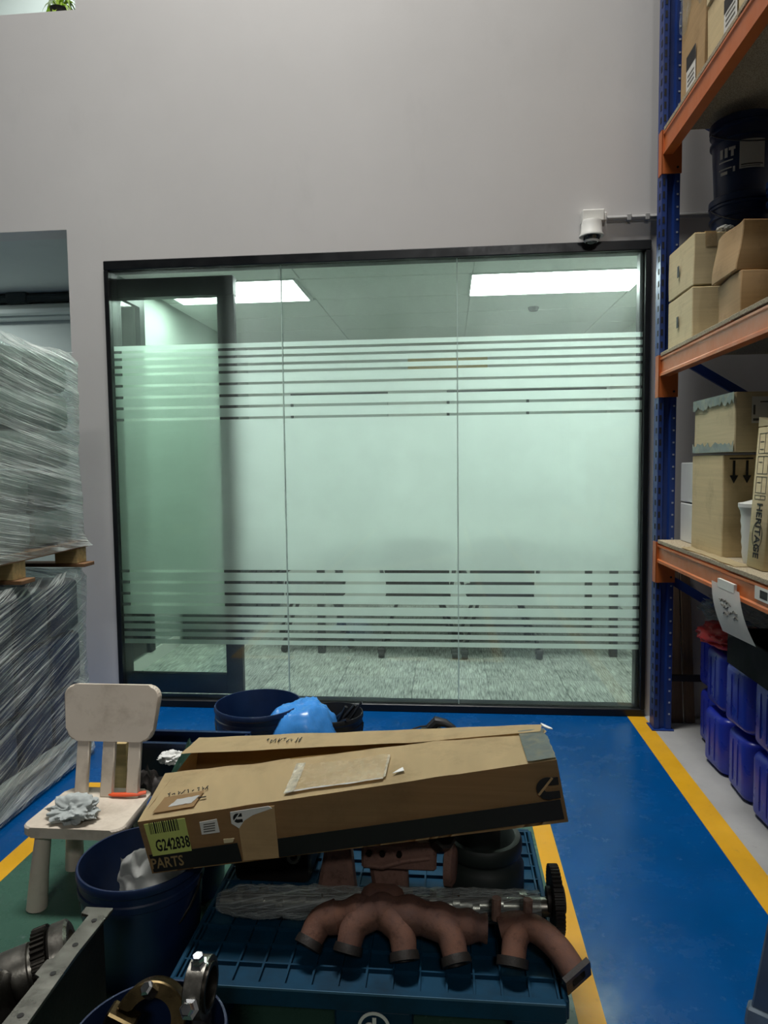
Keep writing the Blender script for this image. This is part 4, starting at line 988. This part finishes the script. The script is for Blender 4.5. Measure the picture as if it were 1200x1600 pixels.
for x0, x1 in ((px0, px0+.13), (-.30, -.10), (px1-.13, px1)):
    for y0, y1 in ((py0, py0+.12), (2.05, 2.17), (py1-.12, py1)): bx('pallet_foot', 'palletblue', x0, x1, y0-.006, y1-.008, .022, pz-.05, t, .006)
for x0, x1 in ((px0, px0+.13), (-.30, -.10), (px1-.13, px1)): bx('skid', 'palletblue', x0, x1, py0-.004, py1, .002, .022, t, .003)
em = MB().lathe([(.034, 0), (.042, 0), (.042, .002), (.034, .002)], axis_mtx((-.196, py0-.0145, .062), (0, -1, 0)), 30, True).build('emblem_ring', 'label', t, 0)
MB().prism([(-.004, -.024), (.022, -.024), (.022, -.014), (.006, -.014), (.006, .026), (-.004, .026)], .002, frame_mtx((-.196, py0-.0145, .062), X_, Z_)).build('emblem_letter', 'label', t, 0)
MB().tube([Vector((-.208+.012*math.cos(R(a)), py0-.0155, .058+.014*math.sin(R(a)))) for a in range(60, 301, 20)], .003, 6).build('emblem_letter', 'label', t)

# ---- engine parts on the pallet
mf = thing('exhaust_manifold', 'rusty exhaust manifold with curved runners on the blue pallet', 'engine part', (-.1, 1.8, pz))
log = [(-.335, 1.84, .245), (-.27, 1.85, .255), (-.2, 1.855, .262), (-.12, 1.85, .257), (-.03, 1.845, .245), (.05, 1.845, .235), (.10, 1.845, .232)]
def smooth_path(P, n=6):
    P = [Vector(p) for p in P]; out = []
    for i in range(len(P)-1):
        a, b_, c_, d = P[max(i-1, 0)], P[i], P[i+1], P[min(i+2, len(P)-1)]
        for k in range(n): s = k/n; out.append(.5*((2*b_)+(c_-a)*s+(2*a-5*b_+4*c_-d)*s*s+(3*b_-a-3*c_+d)*s**3))
    return out+[P[-1]]
def taper(P, r0, r1, n=6): L = len(smooth_path(P, n)); return [r0+(r1-r0)*i/(L-1) for i in range(L)]
b = MB(); b.tube(smooth_path(log), [.034+.014*math.sin(i/36*math.pi)+.004*math.sin(i*1.1) for i in range(37)], 18)
b.build('collector', 'rust', mf)
for P in ([(-.315, 1.845, .245), (-.36, 1.835, .232), (-.385, 1.80, .195)], [(-.21, 1.85, .262), (-.26, 1.82, .24), (-.275, 1.785, .195)], [(-.18, 1.85, .26), (-.135, 1.815, .235), (-.122, 1.775, .19)], [(-.06, 1.845, .25), (-.005, 1.815, .235), (.015, 1.77, .19)]):
    sp = smooth_path(P, 6); rn = MB().tube(sp, taper(P, .046, .032), 18).build('runner', 'rust', mf)
    d = (sp[-1]-sp[-2]).normalized(); e = sp[-1]
    MB().lathe([(.028, -.012), (.038, -.012), (.040, .0), (.040, .010), (.026, .010), (.024, -.005), (0, -.006)], axis_mtx(e, d), 20).build('port_flange', 'cast', rn)
MB().hexa([(-.26, 1.835, .255), (-.12, 1.83, .255), (-.11, 1.90, .255), (-.27, 1.90, .255), (-.235, 1.86, .315), (-.145, 1.86, .315), (-.14, 1.91, .315), (-.24, 1.91, .315)], .014).build('outlet_boss', 'rust', mf)
e2 = thing('exhaust_elbow', 'rusty exhaust end piece with a square open flange at the pallet corner', 'engine part', (.22, 1.8, pz))
P = [(.135, 1.85, .23), (.19, 1.85, .243), (.24, 1.83, .24), (.285, 1.79, .22), (.318, 1.745, .19)]
MB().tube(smooth_path(P), taper(P, .036, .034), 18).build('pipe', 'rust', e2)
P2_ = [(.20, 1.85, .24), (.175, 1.82, .225), (.165, 1.785, .19)]
MB().tube(smooth_path(P2_), taper(P2_, .036, .032), 18).build('branch', 'rust', e2)
MB().lathe([(.024, -.01), (.042, -.01), (.042, .012), (.026, .012), (.024, 0), (0, 0)], axis_mtx((.163, 1.782, .186), (-.1, -.5, -.6)), 20).build('port_flange', 'cast', e2)
d = Vector((.55, -.70, -.35)).normalized(); q = axis_mtx(Vector(P[-1]), d) @ Matrix.Rotation(R(20), 4, 'Z')
b = MB(); b.lathe([(.030, 0), (.058, 0), (.058, .014), (.030, .014)], q, 4, True); b.build('square_flange', 'cast', e2, 0)
MB().lathe([(.03, -.02), (.031, .0135), (.026, .0135), (.024, -.02)], q, 20, True).build('port_lip', 'cast', e2)
for x in (.105, .19): MB().tube([(x+.02, 1.86, .25), (x+.022, 1.86, .31)], .013, 10).build('stud', 'rustdark', e2)
# camshaft wrapped in film, with gear
cs = thing('wrapped_camshaft', 'camshaft in clear wrap with a large gear at its right end', 'engine part', (-.2, 1.95, .2))
ax = [(-.68, 1.955, .202), (.285, 1.962, .225)]
A, Bv = Vector(ax[0]), Vector(ax[1])
MB().tube([A, Bv], .026, 16).build('shaft', 'steel', cs)
b = MB()
for k in range(14):
    p = A.lerp(Bv, .06+.066*k); q_ = Vector((.004*math.sin(k*2.1), .008*math.cos(k*2.1), .008*math.sin(k*2.1)))
    b.tube([p+q_-Vector((.010, 0, 0)), p+q_+Vector((.010, 0, .0005))], .036, 16)
b.build('cam_lobe', 'steel', cs)
bm = bmesh.new(); uvl = bm.loops.layers.uv.new('UVMap'); rows = []; nu, nv = 110, 24
for i in range(nu+1):
    row = []
    for j in range(nv):
        a = 2*math.pi*j/nv; u = i/nu
        r = .044+.006*noise.noise(Vector((u*22, math.cos(a)*2, math.sin(a)*2)))+.004*abs(noise.noise(Vector((u*55, math.cos(a)*5, math.sin(a)*5))))
        if u < .05: r *= .55+u*9
        p = A.lerp(Bv, u*.97-.012*(u < .02)); row.append(bm.verts.new(p+Vector((0, r*math.cos(a), r*math.sin(a)))))
    rows.append(row)
for i in range(nu):
    for j in range(nv):
        f = bm.faces.new((rows[i][j], rows[i+1][j], rows[i+1][(j+1) % nv], rows[i][(j+1) % nv]))
        for l, (p, q2) in zip(f.loops, ((i, j), (i+1, j), (i+1, j+1), (i, j+1))): l[uvl].uv = (q2/nv*.6, p/nu*1.2)
q_ = MB(); q_.bm.free(); q_.bm = bm; q_.build('clear_wrap', 'camwrap', cs, 60)
def gear(name, r, th, teeth, hub, mtx, m, par):
    P = []
    for k in range(teeth):
        for f, rr_ in ((0, r*.93), (.25, r*.93), (.4, r), (.75, r), (.9, r*.93)):
            a = 2*math.pi*(k+f)/teeth; P.append((rr_*math.cos(a), rr_*math.sin(a)))
    b = MB(); b.prism(P, th, mtx); b.lathe([(0, -.012), (hub, -.012), (hub, th+.012), (0, th+.012)], mtx, 20); return b.build(name, m, par, 25)
gear('gear', .093, .026, 44, .035, axis_mtx((.288, 1.962, .248), (1, .02, .03)), 'cast', cs)
# turbo outlet pieces
tb = thing('turbo_casting', 'brown rusty bracket casting with flared legs behind the manifold', 'engine part', (-.2, 2.06, pz))
MB().hexa([(-.415, 2.02, .152), (-.285, 2.02, .152), (-.285, 2.09, .152), (-.415, 2.09, .152), (-.375, 2.03, .37), (-.305, 2.03, .37), (-.305, 2.09, .37), (-.375, 2.09, .37)], .012).build('left_leg', 'rustdark', tb)
MB().hexa([(-.425, 2.012, .152), (-.275, 2.012, .152), (-.275, 2.1, .152), (-.425, 2.1, .152), (-.42, 2.015, .172), (-.28, 2.015, .172), (-.28, 2.1, .172), (-.42, 2.1, .172)], .004).build('foot_flange', 'rustdark', tb)
MB().hexa([(-.225, 2.02, .16), (-.125, 2.02, .16), (-.125, 2.1, .16), (-.225, 2.1, .16), (-.25, 2.03, .30), (-.13, 2.03, .30), (-.13, 2.1, .30), (-.25, 2.1, .30)], .014).build('centre_leg', 'rustdark', tb)
MB().hexa([(-.235, 2.012, .152), (-.115, 2.012, .152), (-.115, 2.11, .152), (-.235, 2.11, .152), (-.23, 2.015, .175), (-.12, 2.015, .175), (-.12, 2.11, .175), (-.23, 2.11, .175)], .004).build('foot_flange', 'rustdark', tb)
bx('block', 'rustdark', -.265, -.04, 2.0, 2.10, .29, .375, tb, .008)
bx('top_lip', 'rust', -.27, -.05, 1.99, 2.1, .370, .385, tb, .003)
for x in (-.24, -.20, -.15): MB().lathe([(0, -.004), (.009, -.004), (.009, .008), (0, .008)], axis_mtx((x, 1.998, .345), (0, -1, 0)), 6).build('bolt', 'steeldark', tb)
MB().tube([(-.255, 2.01, .30), (-.20, 1.995, .305), (-.14, 1.995, .325), (-.06, 2.0, .335)], .008, 8).build('oil_pipe', 'rustdark', tb)
MB().lathe([(0, 0), (.032, 0), (.036, .01), (.036, .05), (.028, .055), (0, .055)], axis_mtx((-.035, 2.02, .375), (.3, -.5, .55)), 8).build('bolt_cluster', 'steeldark', tb, 20)
MB().lathe([(0, 0), (.06, 0), (.06, .022), (.045, .03), (0, .03)], axis_mtx((-.012, 2.03, .30), (1, -.15, 0)), 24).build('round_flange', 'rustdark', tb)
# dark round housing
hs = thing('round_housing', 'dark green-black round housing with an open ring lip under the carton', 'engine part', (.1, 2.16, pz))
T = Matrix.Translation((.105, 2.165, pz+.002))
MB().lathe([(0, 0), (.125, 0), (.128, .01), (.128, .085), (.120, .10), (.112, .115), (.112, .12), (.118, .125), (.122, .135), (.122, .165), (.116, .175), (.10, .175), (.094, .165), (.092, .06), (0, .06)], T, 44).build('ring_base', 'rubber', hs)
MB().lathe([(.0, .06), (.074, .06), (.074, .29), (.068, .30), (0, .30)], T @ Matrix.Translation((-.02, -.005, 0)), 36).build('inner_drum', 'rubber', hs)
# dark gearbox block under the left half of the carton
gb = thing('dark_gear_casing', 'oily black casing in the shadow under the left half of the carton', 'engine part', (-.55, 2.2, pz))
MB().box(-.70, -.45, 2.13, 2.40, pz+.002, .335, .02, 2).build('casing_body', 'cast', gb)
MB().lathe([(.012, 0), (.022, 0), (.022, .012), (.012, .012)], axis_mtx((-.50, 2.128, .25), (.2, -1, .1)), 16, True).build('lifting_eye', 'steel', gb)
MB().lathe([(0, 0), (.05, 0), (.05, .02), (0, .02)], axis_mtx((-.60, 2.132, .25), (0, -1, 0)), 24).build('end_cover', 'cast', gb)

# ---- bottom left: steel parts bin with crankshaft pieces
sb = thing('flanged_block', 'dark engine block side with a drilled grey flange, bottom left', 'engine part', (-.9, 1.4, 0))
MB().prism([(0, 0), (.05, 0), (.036, .42), (.04, .58), (-.03, .58), (-.03, .555), (-.006, .55), (-.008, .40), (-.022, .395), (-.022, .35), (-.006, .345), (-.008, 0)], .008, Matrix.Translation((-.865, 1.0, .412)), .001).build('drilled_flange', 'steel', sb, 0)
for y in (1.13, 1.24, 1.355, 1.445, 1.53): MB().lathe([(0, 0), (.0065, 0), (.0065, .001), (0, .001)], Matrix.Translation((-.848, y, .4202)), 12).build('bolt_hole', 'ink', sb, 0)
bx('side_wall', 'cast', -.872, -.845, 1.0, 1.57, .01, .411, sb, .003)
bx('base', 'cast', -1.5, -.872, 1.0, 1.56, .002, .06, sb, .004)
bx('end_wall', 'cast', -1.5, -.872, 1.545, 1.57, .06, .20, sb, .004)
ck = thing('crankshaft', 'shiny steel crankshaft end with a toothed ring, bottom left', 'engine part', (-1.05, 1.4, .3))
d = Vector((.88, .42, .20)).normalized()
c0 = Vector((-1.03, 1.455, .315))
MB().lathe([(0, -.10), (.058, -.10), (.06, -.095), (.06, .06), (.052, .062), (.05, .09), (0, .09)], axis_mtx(c0, d), 36).build('journal', 'steel', ck)
MB().lathe([(0, 0), (.007, 0), (.007, .001), (0, .001)], axis_mtx(c0+Vector((.015, -.036, .050)), (.2, -.5, .8)), 12).build('oil_hole', 'ink', ck, 0)
gear('toothed_ring', .083, .03, 40, .05, axis_mtx(c0+d*.075, d), 'steeldark', ck)
MB().lathe([(.05, 0), (.072, 0), (.078, .006), (.078, .038), (.070, .044), (.052, .044)], axis_mtx(c0+d*.108, d), 40, True).build('bright_ring', 'steel', ck)
for c_, r, th, m in ((Vector((-.985, 1.33, .285)), .115, .05, 'steeldark'), (Vector((-1.05, 1.29, .27)), .10, .05, 'steel')):
    MB().lathe([(0, 0), (r-.008, 0), (r, .006), (r, th-.006), (r-.008, th), (r-.02, th-.004), (0, th-.004)], axis_mtx(c_, d), 44).build('counterweight', m, ck)
MB().lathe([(0, -.04), (.045, -.04), (.045, .12), (0, .12)], axis_mtx(Vector((-1.03, 1.24, .27)), d), 30).build('journal', 'steel', ck)

# ---- pail of con-rods, bottom centre left
tub('bucket', 'dark blue pail of engine parts cut off by the bottom edge', -.585, 1.235, .002, .152, .398, 'naildark', .88)
cr = thing('connecting_rod', 'steel connecting rod with two bolts standing up in the front pail', 'engine part', (-.5, 1.25, .2))
q = Matrix.Translation((-.492, 1.275, .475)) @ Matrix.Rotation(R(90), 4, 'Y')
MB().lathe([(.040, -.017), (.055, -.017), (.055, .017), (.040, .017)], q, 36, True).build('big_end', 'steel', cr)
MB().lathe([(.036, -.022), (.044, -.022), (.044, .022), (.036, .022)], q, 36, True).build('bearing_shell', 'steeldark', cr)
bx('shank', 'steel', -.505, -.479, 1.25, 1.30, .20, .43, cr, .005)
for y, z, dd in ((1.268, .528, (0, -.15, 1)), (1.213, .478, (0, -.75, .6))):
    MB().lathe([(0, -.02), (.017, -.02), (.019, .0), (.012, .003), (.012, .016), (.010, .019), (0, .019)], axis_mtx((-.492, y, z), dd), 6).build('bolt', 'chrome', cr, 20)
bc = thing('bearing_cap', 'bronze-tinted bearing cap with a hex bolt inside the front pail', 'engine part', (-.62, 1.22, .3))
P = []
for k in range(17): a = R(180*k/16); P.append((.07*math.cos(a), .07*math.sin(a)))
for k in range(17): a = R(180-180*k/16); P.append((.045*math.cos(a), .045*math.sin(a)))
MB().prism(P, .05, Matrix.Translation((-.595, 1.29, .395)) @ Matrix.Rotation(R(20), 4, 'Y') @ Matrix.Rotation(R(62), 4, 'X'), .003).build('cap_arch', 'brass', bc)
MB().box(-.03, .03, -.02, .02, -.09, .045, .004, 1, Matrix.Translation((-.657, 1.252, .39)) @ Matrix.Rotation(R(25), 4, 'Y')).build('cap_leg', 'brass', bc)
MB().lathe([(0, -.01), (.014, -.01), (.014, .012), (.010, .016), (0, .016)], axis_mtx((-.593, 1.265, .468), (-.3, -.5, .8)), 6).build('bolt', 'chrome', bc, 20)
bag('oily_scrap', 'oily dark metal scrap filling the front pail', 'scrap', 'cast', (-.585, 1.235, .016), .105, .105, .255, .4, 71)

# ---- grey steel leg at the right edge, paper scrap on floor
t = thing('steel_trolley', 'blue-grey sheet steel trolley leg at the bottom right corner', 'trolley', (.95, 1.8, 0))
MB().hexa([(.792, 1.85, .012), (.86, 1.80, .012), (.88, 1.82, .012), (.806, 1.875, .012), (.858, 1.80, .62), (.93, 1.75, .62), (.95, 1.77, .62), (.872, 1.825, .62)], .004).build('leg_plate', 'greysteel', t, 30)
MB().hexa([(.775, 1.84, .002), (.87, 1.77, .002), (.90, 1.81, .002), (.80, 1.885, .002), (.783, 1.845, .05), (.868, 1.783, .05), (.892, 1.812, .05), (.805, 1.88, .05)], .006).build('foot', 'greysteel', t, 30)
MB().hexa([(.86, 1.80, .30), (1.3, 1.5, .34), (1.31, 1.515, .34), (.87, 1.815, .30), (.86, 1.80, .36), (1.3, 1.5, .40), (1.31, 1.515, .40), (.87, 1.815, .36)]).build('cross_rail', 'greysteel', t, 0)
MB().hexa([(.84, 1.795, .62), (1.35, 1.45, .62), (1.45, 1.6, .62), (.90, 1.88, .62), (.84, 1.795, .66), (1.35, 1.45, .66), (1.45, 1.6, .66), (.90, 1.88, .66)], .004).build('top_plate', 'greysteel', t, 30)
MB().hexa([(1.3, 1.48, .002), (1.35, 1.45, .002), (1.37, 1.48, .002), (1.32, 1.51, .002), (1.3, 1.48, .62), (1.35, 1.45, .62), (1.37, 1.48, .62), (1.32, 1.51, .62)], .004).build('rear_leg', 'greysteel', t, 30)
tag(MB().prism([(0, 0), (.03, -.01), (.034, .018), (.006, .024)], .002, Matrix.Translation((.215, 2.72, .003))).build('paper_scrap', 'paper', None, 0), 'small white scrap on the green floor beside the yellow line', 'paper')
tag(MB().prism([(0, 0), (.05, .012), (.048, .022), (.002, .008)], .002, Matrix.Translation((.04, 3.86, .002))).build('paper_scrap', 'paper', None, 0), 'thin white scrap on the blue floor near the glass', 'paper')

# ---- plant in the upstairs opening
t = thing('potted_plant', 'variegated potted plant on the sill of the upstairs opening', 'plant', (-2.35, D+.2, 4.216))
MB().lathe([(0, 0), (.045, 0), (.055, .06), (.058, .065), (.05, .065), (.045, .055), (0, .055)], Matrix.Translation((-2.34, D+.10, 4.217)), 24).build('pot', 'soil', t)
rs = random.Random(11)
for k in range(34):
    a = rs.uniform(0, 6.28); L = rs.uniform(.06, .14); up = rs.uniform(.02, .12); w_ = rs.uniform(.012, .022)
    dx, dy = math.cos(a), math.sin(a)*.5
    base = Vector((-2.34, D+.10, 4.217+.055))
    def lf(u, v, dx=dx, dy=dy, L=L, up=up, w_=w_):
        p = base+Vector((dx*L*u, dy*L*u, up*math.sin(u*2.4)-.10*u*u)); s = w_*math.sin(math.pi*min(1, u*.92+.06))*(v-.5)*2
        p += Vector((-math.sin(a)*s, math.cos(a)*s*.6, .3*abs(s))); p.z = max(p.z, 4.222); p.y = min(max(p.y, D-.02), D+.3); return p
    MB().sheet(lf, 6, 2, .0012).build('leaf', 'leaf' if k % 3 else 'leafpale', t)
